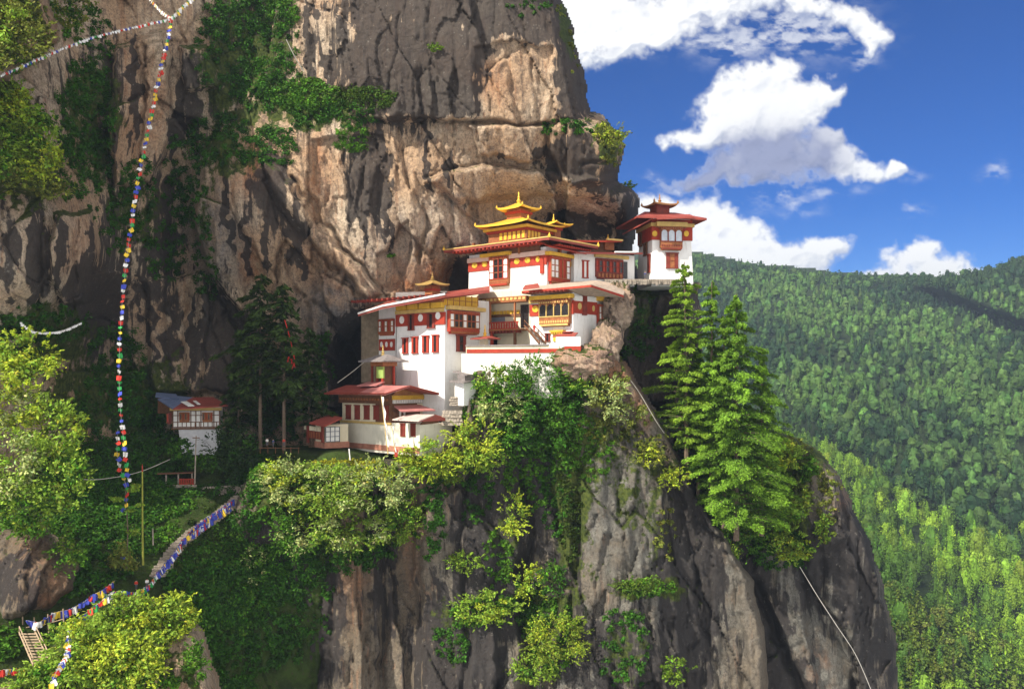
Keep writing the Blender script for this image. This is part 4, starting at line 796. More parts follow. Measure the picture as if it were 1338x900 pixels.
# left annex with lattice panel and veranda
N = Bld(424, 181, 55); rn = root('annex', N.W(2, 2, N.zc(582)), 'small red roofed annex with a white lattice panel left of the cream house', 'building')
N.vol(MB(), 0, 5.2, 0, 5.5, N.zc(586), N.zc(578)).build('plinth', PINKST, rn); N.vol(MB(), .15, 5, .15, 5.3, N.zc(578), N.zc(555)).build('wall', CREAM, rn)
f2 = N.Rt; f2.box(MB(), 425, 443, 557.5, 576.5, 0, .2).build('lattice_panel', PANE, rn)
gl = MB()
for k in range(4): f2.box(gl, 424.6+k*6, 425.4+k*6, 557.5, 577, .15, .3)
for v in (557.5, 563.5, 570, 576.5): f2.box(gl, 425, 443, v-.3, v+.4, .15, .29)
gl.build('lattice_bar', paint_mat('blue_grey_timber', (.10, .12, .16), .7), rn)
f1 = N.L; f1.row(MB(), 398, 423.5, 557, 562.5, 7, .6, 0, .3).build('slat_board', CREAM, rn)
f1.box(MB(), 402, 421, 563, 573, 0, .15).build('window', MAROON, rn); f1.row(MB(), 403, 420, 564, 572, 5, .3, .1, .25).build('window_bar', TIMBER, rn)
for u in (404, 423): f1.box(MB(), u-1, u+1, 556, 578, .1, .45).build('post', MAROON, rn)
sheet(rn, [P(404, 551.8, 183.5), P(424, 556, 178), P(447.5, 545, 181.5), P(430, 541.5, 187)], .3, REDROOF)
# porch pavilion beside the tower
O = Bld(500, 184, 42); rpv = root('porch', O.W(2, 2, O.zc(500)), 'small timber porch with a grey hipped roof against the left foot of the tower', 'porch')
O.hip(MB(), -2.6, 5.6, -2, 5, O.zc(471.5), O.zc(463), .22, 2.5).build('roof', GREYROOF, rpv); finial(MB(), O.W(1.6, 1.4, O.zc(464)), 2.2, .4).build('spire', OCHRE, rpv)
O.vol(MB(), -.5, 3.6, -.3, 3.5, O.zc(478), O.zc(472.5)).build('carved_beam', TIMBER, rpv); O.vol(MB(), .4, 3, .5, 3.4, O.zc(503), O.zc(478)).build('wall', BROWN, rpv)
O.L.box(MB(), 493, 502, 479, 494, -.1, .25).build('curtain', CLOTHG, rpv)
for a_, b_ in ((0, 0), (3.4, 0), (0, 3), (1.7, 0)): O.vol(MB(), a_-.2, a_+.2, b_-.2, b_+.2, O.zc(503), O.zc(477.6)).build('post', RED if a_ < 1 else MAROON, rpv)
# grey sheds right of the tower foot
J = Bld(606, 178, 42); rj = root('shed', J.W(2, 2, J.zc(520)), 'low white shed with a flat grey roof at the right foot of the tower', 'shed')
J.vol(MB(), 0, 2.6, 0, 5, J.zc(530), J.zc(498.5)).build('wall', WHITE, rj); sheet(rj, [P(587, 497.5, 180), P(606, 499.3, 175.6), P(622, 497, 181), P(604, 495.8, 184)], .25, GREYROOF)
sheet(rj, [P(592, 484.6, 182), P(610, 489.4, 178), P(626, 490.5, 183), P(606, 483.6, 186)], .25, GREYROOF, 'upper_roof'); J.vol(MB(), .3, 2.4, .6, 4.6, J.zc(498.5), J.zc(489)).build('upper_wall', GREYROOF, rj)
# rubble walls and garden terraces right of the lower house
for (u, v, D_, wpx, hpx, lab) in ((590, 556, 177, 26, 20, 'low rubble wall beside the lean-to roof of the cream house'), (598, 530, 179, 22, 12, 'short rubble wall above the lean-to and below the grey shed')):
    mb = MB()
    for i in range(7):
        for j in range(4):
            x0 = u+wpx*(i/7-.5)+(j % 2)*1.2; y0 = v-hpx*(j+1)/4; mb.hexa([P(x0, y0+hpx/4.2, D_), P(x0+wpx/7.4, y0+hpx/4.2, D_), P(x0+wpx/7.4, y0+hpx/4.2, D_+2), P(x0, y0+hpx/4.2, D_+2), P(x0+.2, y0, D_+random.random()*.3), P(x0+wpx/7.5, y0, D_+random.random()*.3), P(x0+wpx/7.5, y0, D_+2), P(x0, y0, D_+2)])
    tag(mb.build('stone_wall', STONE), lab, 'wall')
# two tall prayer banners on the lawn
def banner(u0, v0, u1, v1, D_, wpx, lab, red):
    b, t = P(u1, v1, D_), P(u0, v0, D_); r = root('prayer_banner', b, lab, 'banner', 'white prayer banners on the lawn')
    MB().tube([b, t], .10, 6, .05).build('pole', OCHRE, r)
    mb = MB(); n = 16; w_ = wpx*D_/F
    for k in range(n):
        p, q = b.lerp(t, .12+.86*k/n), b.lerp(t, .12+.86*(k+1)/n); s1 = Vector((w_*(.8+.3*math.sin(k*1.3)), -.25*math.sin(k*.9), 0)); s2 = Vector((w_*(.8+.3*math.sin(k*1.3+1.3)), -.25*math.sin(k*.9+.9), 0)); th = Vector((.02, .05, 0))
        mb.hexa([p, p+s1, p+s1+th, p+th, q, q+s2, q+s2+th, q+th])
    mb.build('banner_cloth', PANE, r)
    if red: MB().hexa([b+Vector(q) for q in ((-.15, -.1, 0), (.5, -.1, .1), (.5, .05, .1), (-.15, .05, 0), (-.15, -.1, 1.4), (.45, -.1, 1.5), (.45, .05, 1.5), (-.15, .05, 1.4))]).build('banner_tail', RED, r)
banner(498, 517, 507, 593, 170.5, 3.2, 'taller white prayer banner on the lawn before the cream house', False)
banner(512.5, 556, 516.5, 597, 170, 2.2, 'shorter white prayer banner with a red tail on the lawn', True)
MBp = MB().tube([P(457.5, 601, 170), P(456, 586, 170)], .12, 5); tag(MBp.build('marker_post', PANE), 'short white post on the lawn left of the banners', 'post')

# ------------------------------------------------------------------ shaded house by the gully
Hh = Bld(225.6, 190, 76); rh = root('cliff_house', Hh.W(3, 3, Hh.zc(590)), 'shaded white house with a red roof and timber grid walls below the dark gully', 'building')
fl, fr = Hh.L, Hh.Rt; K2 = abs(fr.s_(287.5)); K1 = 8.0
Hh.vol(MB(), 0, K1, 0, K2, Hh.zc(560), Hh.zc(534)).build('wall', WHITE, rh)
gb = MB(); gb.prism([fr.pt(u, v, .0) for u, v in ((233, 560), (288, 560), (287, 578), (280, 594), (238, 594))], [fr.pt(u, v, -6) for u, v in ((233, 560), (288, 560), (287, 578), (280, 594), (238, 594))]); gb.build('stone_base', paint_mat('pale_rubble_base', (.62, .62, .64), .9, .2, (.3, .3, .32), .6, .7), rh)
fr.box(MB(), 224, 288.5, 558.6, 560.6, -.3, .35).build('floor_beam', BROWN, rh)
gl = MB()
for u in (226, 232.3, 249.5, 256, 262.5, 279.5, 286.8): fr.box(gl, u-.6, u+.6, 536, 558.6, 0, .14)
for v in (536.4, 542.5, 551.2, 557.6): fr.box(gl, 226, 287, v-.5, v+.5, 0, .12)
for k in range(10): fr.box(gl, 232+k*5.6, 233+k*5.6, 551, 558, 0, .13)
gl.build('timber_grid', BROWN, rh)
for (a_, b_) in ((234.5, 248), (264.5, 278)): rabsel(fr, a_, b_, 538.5, 550, rh, 'drdr', 1, .1, .12, .4, TIMBER, arch=True)
rabsel(fl, 220, 224, 540, 552, rh, 'r', 1, .1, .1, .3, MAROON)
fr.box(MB(), 222, 290, 532.5, 536, -.2, .5).build('eave_beam', OCHRE, rh)
sheet(rh, [P(226, 533.9, 186), P(298, 529.4, 191), P(278, 518.5, 200), P(252, 519, 198), P(238, 526, 192)], .25, REDROOF)
sheet(rh, [P(206, 521, 194), P(226, 533.8, 186.1), P(238, 525.9, 192), P(252, 518.9, 198.1), P(232, 517, 200)], .25, BLUEROOF, 'roof')
sheet(rh, [P(236, 524.5, 190.3), P(246, 530.5, 187.7), P(254, 529.8, 188.3), P(244, 523.8, 191.5)], .1, PANE, 'skylight'); sheet(rh, [P(252, 523.5, 192.1), P(258, 528, 189), P(262, 527.6, 189.4), P(256, 523, 193)], .1, PANE, 'skylight')
r2 = root('lean_to', P(215, 535, 196), 'small blue roofed lean-to behind the left end of the shaded house', 'shed')
sheet(r2, [P(203, 518, 197), P(234, 520.5, 195), P(230, 514.5, 203), P(204, 512.5, 203)], .2, BLUEROOF); MB().hexa([P(206, 540, 198), P(226, 540, 197), P(226, 540, 201), P(206, 540, 201), P(206, 518.5, 198), P(226, 519.5, 197), P(226, 519.5, 201), P(206, 518.5, 201)]).build('wall', BROWN, r2)
# roadside shelter with red railing
rsx = root('shelter', P(225, 636, 184), 'low open shelter with a red railing above the dry stone wall', 'shelter')
sheet(rsx, [P(205, 618.5, 183), P(252, 617, 183), P(256, 615.5, 188), P(210, 616.5, 188)], .2, BROWN)
for u in (217, 251, 233): MB().tube([P(u, 636, 183.4), P(u, 618, 183.4)], .16, 6).build('post', STONE, rsx)
rl = MB(); rl.tube([P(234, 626, 183), P(254, 626, 183)], .1, 5); rl.tube([P(234, 632, 183), P(254, 632, 183)], .1, 5)
for k in range(9): rl.tube([P(235+k*2.3, 633, 183), P(235+k*2.3, 625, 183)], .12, 4)
rl.build('railing', RED, rsx); MB().hexa([P(u, v, D_) for v, D_ in ((637, 0), (633, 0)) for u, D_ in ((217, 182.8), (257, 182.8), (257, 186), (217, 186))]).build('bench', STONE, rsx)
# dry stone wall above the steps: three courses of single stones in one wall
dw = MB()
for j in range(7):
    u = 238
    while u < 318:
        wpx = 3+5*random.random(); v0 = 637+j*4.4-(u-238)*.05; D_ = 182.5-j*.25+(u-238)*.03
        dw.hexa([P(u, v0+4.3, D_), P(u+wpx-.4, v0+4.3, D_), P(u+wpx-.4, v0+4.3, D_+2), P(u, v0+4.3, D_+2), P(u+.3, v0, D_+.1+random.random()*.3), P(u+wpx-.6, v0, D_+.1+random.random()*.3), P(u+wpx, v0, D_+2), P(u, v0, D_+2)]); u += wpx
tag(dw.build('stone_wall', STONE), 'dry stone retaining wall under the shelter beside the upper steps', 'wall')
# utility pole and green pole
def pole(name, u, v0, v1, D_, r, mat, lab, cat): return tag(MB().tube([P(u, v1, D_), P(u+.5, v0, D_)], r, 7, r*.75).build(name, mat), lab, cat)
up = root('utility_pole', P(254.5, 632, 181), 'slender grey utility pole in front of the shaded house', 'pole'); MB().tube([P(254.5, 632, 181), P(256.3, 569, 181)], .16, 7, .11).build('mast', STONE, up)
MB().hexa([P(251.5, 572.5, 180.9), P(261, 572.5, 180.9), P(261, 572.5, 181.1), P(251.5, 572.5, 181.1), P(251.5, 571.2, 180.9), P(261, 571.2, 180.9), P(261, 571.2, 181.1), P(251.5, 571.2, 181.1)]).build('cross_arm', BROWN, up)
gp = root('flag_pole', P(187, 738, 160), 'tall mossy yellow-green pole beside the steps', 'pole'); MB().tube([P(187, 738, 160), P(186.3, 700, 160), P(186, 616, 160)], .20, 7, .13).build('mast', paint_mat('mossy_pole', (.36, .36, .06), .9, .3, (.2, .22, .05), .5, 1.5), gp); MB().tube([P(186, 616, 160), P(186, 606, 160)], .14, 6, .03).build('pole_tip', RED, gp)
tag(MB().tube([P(200, 712, 162), P(199.6, 690, 162)], .16, 6, .12).build('wooden_post', STONE), 'short grey wooden post right of the mossy pole', 'post')

# ------------------------------------------------------------------ steps
def ground_D(u, v):                      # nearest of the slope surfaces at a photo position
    best = 1e9
    for t in (C, E3, C2):
        if t.gu[0] < u < t.gu[-1] and t.gv[0] < v < t.gv[-1]:
            d, sd = t.depth(u, v)
            if sd > 2: best = min(best, float(d))
    return best if best < 1e8 else float(C.depth(u, v)[0])
def steps(name, path, n, wpx, lab, mat):
    r = None; mb = MB(); pts = [Vector(p) for p in path]; seg = [0]
    for a_, b_ in zip(pts[:-1], pts[1:]): seg.append(seg[-1]+(b_-a_).length)
    for k in range(n):
        s_ = (k+.5)/n*seg[-1]; i = max(j for j in range(len(seg)-1) if seg[j] <= s_); t_ = (s_-seg[i])/(seg[i+1]-seg[i]); p = pts[i].lerp(pts[i+1], t_)
        w_ = wpx*p.y/F/2*(.9+.2*random.random()); ln = seg[-1]/n*.62
        x = Vector((.93, .36, 0)); y = Vector((-.36, .93, 0)); jz = random.uniform(-.06, .06)
        mb.hexa([p+x*(a*w_)+y*(b*ln)+Vector((0, 0, c+jz)) for c in (-.45, .05) for a, b in ((-1, -1), (1, -1), (1, 1), (-1, 1))])
    return tag(mb.build(name, mat), lab, 'steps')
def gp_(u, v, off=-.5): return P(u, v, ground_D(u, v)+off)
steps('stone_steps', [gp_(318, 646), gp_(290, 668), gp_(258, 690), gp_(232, 712), gp_(205, 752)], 40, 22, 'long flight of stone steps climbing the green slope behind the flags', STONE)
ws = root('wooden_steps', P(47, 845, 146), 'short pale wooden staircase with a handrail at the lower left', 'steps')
a_, b_ = P(36, 826, ground_D(36, 830)-1.5), P(55, 868, ground_D(52, 866)-3.0); mb = MB()
for k in range(11):
    p = a_.lerp(b_, (k+.5)/11); mb.hexa([p+Vector((x, y, z)) for z in (-.08, .06) for x, y in ((-1.25, -.25), (1.25, -.15), (1.25, .22), (-1.25, .12))])
PLANK = paint_mat('weathered_planks', (.46, .34, .22), .85, .35, (.2, .13, .08), .5, 1.5)
mb.build('tread', PLANK, ws)
for s_ in (-1.35, 1.35):
    t_ = MB(); o = Vector((s_, 0, 0)); t_.tube([a_+o+Vector((0, 0, 1.0)), b_+o+Vector((0, 0, 1.0))], .09, 5); t_.tube([a_+o, b_+o], .13, 5)
    for k in range(4): q = a_.lerp(b_, k/3)+o; t_.tube([q-Vector((0, 0, .4)), q+Vector((0, 0, 1.05))], .08, 5)
    t_.build('handrail', PLANK, ws)
fn = root('path_fence', P(12, 862, 144), 'rough pole railing beside the wooden stairs at the left edge', 'fence')
for k in range(3): MB().tube([P(-12+k*16, 872, 144), P(-12+k*16, 846, 144)], .12, 6).build('post', PLANK, fn)
for v in (851, 860): MB().tube([P(-14, v+1, 144), P(26, v, 144)], .08, 5).build('rail', PLANK, fn)
pf = root('path_fence', P(75, 815, 150), 'leaning post and rail fence at the bend of the path above the knoll', 'fence')
for (u, v0, v1) in ((84, 795, 830), (46, 806, 828), (64, 802, 828), (31, 805, 872)): MB().tube([P(u, v1, 147), P(u-1.5, v0, 147)], .11, 6).build('post', PLANK, pf)
MB().tube([P(30, 820, 147), P(60, 815, 147), P(84, 808, 147)], .07, 5).build('rail', PLANK, pf)

# ------------------------------------------------------------------ prayer flag strings
FC = {}; CORD = paint_mat('grey_cord', (.40, .38, .34), .9)
for nm, c in (('blue', (.05, .07, .40)), ('white', (.80, .79, .76)), ('red', (.58, .04, .025)), ('green', (.03, .30, .07)), ('yellow', (.80, .55, .04))):
    FC[nm] = paint_mat(nm+'_flag_cloth', c, .85, .15)
FMESH = {}
def flag_mesh(col, w_, h_, kind):
    key = (col, round(w_, 2), round(h_, 2), kind)
    if key in FMESH: return FMESH[key]
    mb = MB(); n = 4; sag = random.uniform(-.3, .3)
    for i in range(n):
        for j in range(3):
            def q(a, b, e): return Vector(((a/n-.5)*w_*(1-.12*b/3), .10*w_*math.sin(a*1.7+sag*5)+e+.18*h_*sag*(b/3)**2, -h_*b/3*(1-.1*math.sin(a*2))))
            mb.hexa([q(i, j+1, 0), q(i+1, j+1, 0), q(i+1, j+1, .02), q(i, j+1, .02), q(i, j, 0), q(i+1, j, 0), q(i+1, j, .02), q(i, j, .02)])
    me = bpy.data.meshes.new('flag'); me.from_pydata([tuple(v) for v in mb.v], [], mb.f); me.materials.append(FC[col]); me.update(); FMESH[key] = me; return me
def curve_pts(P0, n):                    # Catmull-Rom through the given world points
    out = []; m = len(P0)
    for i in range(m-1):
        p0, p1, p2, p3 = P0[max(i-1, 0)], P0[i], P0[i+1], P0[min(i+2, m-1)]
        for k in range(n):
            t = k/n; out.append(.5*((2*p1)+(p2-p0)*t+(2*p0-5*p1+4*p2-p3)*t*t+(3*p1-p0-3*p2+p3)*t**3))
    out.append(P0[-1]); return out
def flag_string(pts, nf, w_, h_, cols, lab, fill=.9, yaw=None, cat='prayer flags', group=None, tilt=0.0, jit=.3):
    P0 = [Vector(p) for p in pts]; cv = curve_pts(P0, 12); r = root('flag_string', P0[0], lab, cat, group)
    MB().tube(cv, .03, 4).build('cord', CORD, r)
    L = [0]
    for a_, b_ in zip(cv[:-1], cv[1:]): L.append(L[-1]+(b_-a_).length)
    protos = {}
    for k in range(nf):
        s_ = (k+.5)/nf*L[-1]; i = max(j for j in range(len(L)-1) if L[j] <= s_); p = cv[i].lerp(cv[i+1], (s_-L[i])/(L[i+1]-L[i]+1e-6))
        col = cols[k % len(cols)] if random.random() > .15 else random.choice(cols)
        o = link('flag', flag_mesh(col, w_, h_, k % 3), r); o.location = p-P0[0]
        d = (cv[i+1]-cv[i]); y = math.atan2(d.y, d.x) if yaw is None else yaw
        o.rotation_euler = (random.uniform(-jit, jit)*1.5, tilt+random.uniform(-jit, jit), y+random.uniform(-jit, jit)); s0 = random.uniform(.75, 1.15)
        o.scale = (s0, s0, s0*random.uniform(.8, 1.1))
    return r
FIVE = ['blue', 'white', 'red', 'green', 'yellow']
BLUES = ['blue', 'blue', 'blue', 'red', 'blue', 'white', 'blue', 'yellow']
PATHF = ['red', 'white', 'blue', 'green', 'white', 'yellow', 'red', 'blue']
top = P(224, 24, 178)
flag_string([top, P(207, 105, 170), P(187, 200, 163), P(172, 290, 158), P(161, 380, 155), P(156, 460, 153), P(157, 530, 153), P(165, 600, 154), P(169, 628, 155)], 100, .80, .72, ['red', 'green', 'yellow', 'blue', 'white'], 'long colourful prayer flag string falling steeply in front of the left cliff', yaw=.2, jit=.5)
flag_string([P(-30, 112, 130), P(0, 99, 138), P(60, 72, 150), P(120, 49, 160), P(180, 34, 170), top], 100, .55, .5, ['white', 'white', 'white', 'red', 'white', 'blue', 'white', 'green'], 'pale prayer flag string stretching to the top left edge', jit=.35)
flag_string([P(193, -6, 184), P(208, 12, 181), top], 26, .6, .6, ['white', 'white', 'red', 'white', 'yellow'], 'short pale flag string rising to the top edge left of the flag knot')
flag_string([top, P(238, 10, 181), P(258, -8, 185)], 26, .8, .75, ['white', 'yellow', 'green', 'white', 'white'], 'short flag string rising to the top edge right of the flag knot')
flag_string([P(26, 420, 157), P(40, 431, 158), P(55, 434, 159), P(80, 432, 162), P(107, 421, 166)], 30, .5, .42, ['white'], 'white flag string sagging across the dark left cliff')
flag_string([P(154, 560, 156), P(153, 590, 156), P(158, 615, 156), P(166, 640, 157), P(163, 668, 157)], 16, .8, .8, FIVE, 'loose flag string dangling down the thin bare tree', yaw=.3, jit=.6)
def gq(u, v, off=-2.2): return P(u, v, ground_D(u, v+6)+off)
flag_string([gq(305, 652), gq(290, 664), gq(272, 675), gq(252, 690)], 48, .8, 1.2, BLUES, 'uppermost string of blue flags beside the stone steps', jit=.3)
flag_string([gq(300, 660), gq(282, 672), gq(262, 688), gq(250, 698)], 42, .8, 1.2, BLUES, 'second string of blue flags hanging below the uppermost one', jit=.3)
flag_string([gq(252, 690), gq(246, 698), gq(236, 708)], 14, .9, 1.3, BLUES, 'short string of blue flags joining the two flights of the stone steps', jit=.35)
flag_string([gq(236, 708), gq(228, 722), gq(216, 736), gq(204, 750)], 46, .75, 1.1, BLUES, 'string of blue flags along the lower half of the stone steps', jit=.35)
flag_string([gq(204, 750), gq(196, 762), gq(178, 773), gq(160, 772), gq(147, 773)], 48, .7, .85, PATHF, 'red and white flag string crossing at the top of the bright knoll', jit=.35)
flag_string([P(147, 773, 128), P(134, 784, 127), P(118, 796, 126), P(104, 808, 125), P(90, 822, 125)], 30, .75, .9, PATHF, 'mixed flag string running down the left edge of the bright knoll', jit=.35)
flag_string([P(90, 822, 125), P(88, 850, 122), P(76, 872, 118), P(66, 895, 116)], 24, .7, .8, ['white', 'red', 'white', 'blue', 'white', 'yellow'], 'pale flag string dropping to the bottom edge at the left', yaw=.3, jit=.5)
flag_string([gq(34, 810), gq(52, 812), gq(72, 800), gq(90, 796), gq(110, 786)], 26, .9, 1.2, BLUES, 'blue flag string along the path bend above the wooden stairs', jit=.35)
flag_string([gq(110, 786), gq(124, 776), gq(138, 768), gq(150, 758)], 16, .9, 1.2, BLUES, 'sparse blue flag string between the path bend and the thin tree', jit=.35)
flag_string([P(-20, 880, 128), P(10, 874, 130), P(40, 874, 132), P(62, 868, 133)], 26, .8, .9, ['red', 'red', 'white', 'yellow', 'blue', 'red'], 'red flag string across the bottom left corner below the wooden stairs', jit=.3)
flag_string([gq(158, 722), gq(166, 730), gq(172, 737)], 7, .9, 1.2, BLUES, 'few blue flags hanging left of the mossy pole', jit=.3)
# wires and ropes
def rope(name, pts, r_, mat, lab, cat): return tag(MB().tube(curve_pts([Vector(p) for p in pts], 8), r_, 5).build(name, mat), lab, cat)
WIRE = paint_mat('pale_wire', (.45, .42, .36), .8)
rope('wire', [P(90, 625, 168), P(130, 626, 170), P(180, 617, 175), P(222, 600, 181)], .08, WIRE, 'thin pale wire sagging across the slope above the mossy pole', 'wire')
rope('wire', [P(441, 500, 186), P(460, 486, 187), P(477, 472, 188)], .07, WIRE, 'thin wire slanting up to the porch roof from the dark cave', 'wire')
rope('rope', [P(374, 52, 200), P(386, 76, 201), P(400, 98, 202), P(406, 106, 202)], .10, WIRE, 'pale bare branch-like rope hanging on the upper cliff above the scrub', 'rope')
rope('cable', [P(1045, 740, 190), P(1068, 778, 189), P(1092, 815, 188), P(1118, 855, 187), P(1140, 905, 186)], .075, CORD, 'pale cable running down the face of the right spur', 'cable')
rope('cable', [P(800, 470, 179), P(830, 505, 180), P(856, 548, 181), P(868, 566, 182)], .08, WIRE, 'pale handrail cable along the sloping ridge below the temple', 'cable')
rope('scarf', [P(372, 418, 183), P(377, 435, 183), P(382, 455, 183), P(385, 470, 183)], .10, FC['red'], 'thin red scarf hanging high in the tall dark conifer', 'scarf')
sc2 = MB()
for k in range(9): a = P(381+random.uniform(-5, 4), 462+random.uniform(-4, 14), 183+random.uniform(-.5, .5)); sc2.tube([a, a+Vector((random.uniform(-.5, .5), 0, -1.1))], .13, 4, .05)
tag(sc2.build('flag_bundle', FC['red']), 'tangled bundle of red cloth in the branches of the tall conifer', 'cloth')

# ------------------------------------------------------------------ people (a few pixels tall in the photo)
SKIN = paint_mat('skin', (.42, .24, .15), .7, .1)
PM = {}
def person(foot, yaw, top_col, leg_col, lab, h=1.7, lean=0.0, stride=.12):
    key = (top_col, leg_col)
    r = root('person', foot, lab, 'person'); k = h/1.7
    def skinned(name, V_, E_, R_, col, root_i=0):
        me = bpy.data.meshes.new(name); me.from_pydata([(x*k, y*k, z*k) for x, y, z in V_], E_, []); o = link(name, me, r); o.rotation_euler.z = yaw
        m = o.modifiers.new('skin', 'SKIN'); o.modifiers.new('sub', 'SUBSURF').levels = 1; o.modifiers[-1].render_levels = 1
        for i, q in enumerate(me.skin_vertices[0].data): q.radius = (R_[i]*k, R_[i]*k); q.use_root = (i == root_i)
        me.materials.append(col); return o
    s = stride
    V_ = [(0, 0, .92), (0, -.02-lean*.3, 1.2), (0, -.03-lean, 1.42), (0, -.04-lean*1.1, 1.5), (0, -.05-lean*1.2, 1.62),
          (.17, -.02-lean, 1.4), (.24, -.02-lean*.8, 1.12), (.23, -.12-lean*.8, .88), (-.17, -.02-lean, 1.4), (-.24, .02-lean*.8, 1.12), (-.23, -.08-lean*.8, .9),
          (.09, 0, .86), (.10, -s*.6, .48), (.10, -s, .08), (.10, -s-.14, .04), (-.09, 0, .86), (-.10, s*.3, .48), (-.10, s, .08), (-.10, s-.14, .04)]
    E_ = [(0, 1), (1, 2), (2, 3), (3, 4), (2, 5), (5, 6), (6, 7), (2, 8), (8, 9), (9, 10), (0, 11), (11, 12), (12, 13), (13, 14), (0, 15), (15, 16), (16, 17), (17, 18)]
    R_ = [.15, .14, .15, .055, .115, .075, .05, .035, .075, .05, .035, .10, .07, .05, .04, .10, .07, .05, .04]
    skinned('body', V_, E_, R_, SKIN)
    skinned('jacket', [(0, 0, .86), (0, -.02-lean*.3, 1.2), (0, -.03-lean, 1.43), (.18, -.02-lean, 1.4), (.25, -.02-lean*.8, 1.12), (.24, -.10-lean*.8, .96), (-.18, -.02-lean, 1.4), (-.25, .02-lean*.8, 1.12), (-.24, -.06-lean*.8, .97)],
            [(0, 1), (1, 2), (2, 3), (3, 4), (4, 5), (2, 6), (6, 7), (7, 8)], [.19, .18, .17, .09, .07, .06, .09, .07, .06], top_col)
    skinned('trousers', [(0, 0, .92), (.09, 0, .86), (.10, -s*.6, .48), (.10, -s, .12), (-.09, 0, .86), (-.10, s*.3, .48), (-.10, s, .12)], [(0, 1), (1, 2), (2, 3), (0, 4), (4, 5), (5, 6)], [.17, .12, .09, .07, .12, .09, .07], leg_col)
    MB().lathe(foot+Vector((math.sin(yaw)*.05, -.04*math.cos(yaw)-lean, 1.66*k)), [(.11*k, -.02), (.13*k, .04), (.11*k, .1), (.03, .14)], 8).build('hair', DARK, r)
    return r
person(P(698, 434.5, 184.8), .4, FC['red'], FC['red'], 'person in red robes walking down the courtyard stairs', 1.75)
JB = paint_mat('navy_jacket', (.04, .06, .16), .8); JG = paint_mat('grey_trousers', (.10, .10, .11), .8)
person(P(843, 364.8, 200.5), -.5, JB, JG, 'person in a dark blue jacket standing beside the right tower', 1.75, 0, .05)
person(P(349, 583, 181.5), .8, PANE, JG, 'person in a white shirt at the foot of the dark conifers', 1.7, 0, .05)
person(P(357, 584, 181), -.4, JB, JG, 'person in a navy jacket beside the white-shirted one', 1.7, 0, .08)
person(P(371, 583, 181.5), .2, FC['red'], JG, 'person in a red jacket near the path fence under the conifers', 1.65, .05, .1)
person(P(192, 768, 157.5), .6, FC['white'], JG, 'person in a white hat and shirt on the path at the knoll', 1.7, .05, .1)
person(P(178, 770, 157), .2, FC['red'], JG, 'person in a red jacket on the path at the knoll', 1.7, 0, .12)
pr = root('path_railing', P(362, 588, 180), 'low dark railing along the path under the tall conifers', 'fence')
for k in range(6): MB().tube([P(340+k*10, 592, 180), P(340+k*10, 584, 180)], .08, 5).build('post', BROWN, pr)
MB().tube([P(338, 585, 180), P(392, 585.5, 180)], .07, 5).build('rail', BROWN, pr)

# ------------------------------------------------------------------ foliage
def foliage_material(name, trans):
    m, t = new_mat(name); at = t.new('ShaderNodeAttribute', attribute_name='tint')
    co = t.new('ShaderNodeTexCoord').outputs['Object']
    c = t.mix(t.ramp(t.noise(co, .8, 4, .6), .3, .7, .0, .35), at.outputs['Color'], (.02, .03, .006))
    d = t.new('ShaderNodeBsdfPrincipled', {'Base Color': c, 'Roughness': .62}); d.inputs['Specular IOR Level'].default_value = .12
    tr = t.new('ShaderNodeBsdfTranslucent', {'Color': t.mix(1.0, c, (1.25, 1.25, .55), 'MULTIPLY')})
    mx = t.new('ShaderNodeMixShader', {0: trans, 1: d.outputs[0], 2: tr.outputs[0]}); t.new('ShaderNodeOutputMaterial', {0: mx.outputs[0]}); return m
LEAF = foliage_material('foliage', .28); FORESTLEAF = foliage_material('forest_foliage', .10)
BARK = paint_mat('bark', (.16, .115, .08), .95, .4, (.06, .045, .03), .5, 2.0, bump=.3)
def norm(a): return a/np.maximum(np.linalg.norm(a, axis=1), 1e-6)[:, None]
def cards(c, n, size, elong=1.9, ax=None):
    """diamond leaf cards: centres c, facing n; returns vertices in groups of four"""
    N = len(c); r = rng.normal(size=(N, 3)) if ax is None else ax+rng.normal(size=(N, 3))*.25
    a = norm(r-n*(r*n).sum(1)[:, None]); b = np.cross(n, a)
    s = (np.asarray(size)*np.ones(N))[:, None]; L, Wd = s*.5*elong**.5, s*.5/elong**.5
    fold = n*(s*.08)
    return np.stack([c-a*L, c-b*Wd+fold, c+a*L, c+b*Wd+fold], 1).reshape(-1, 3)
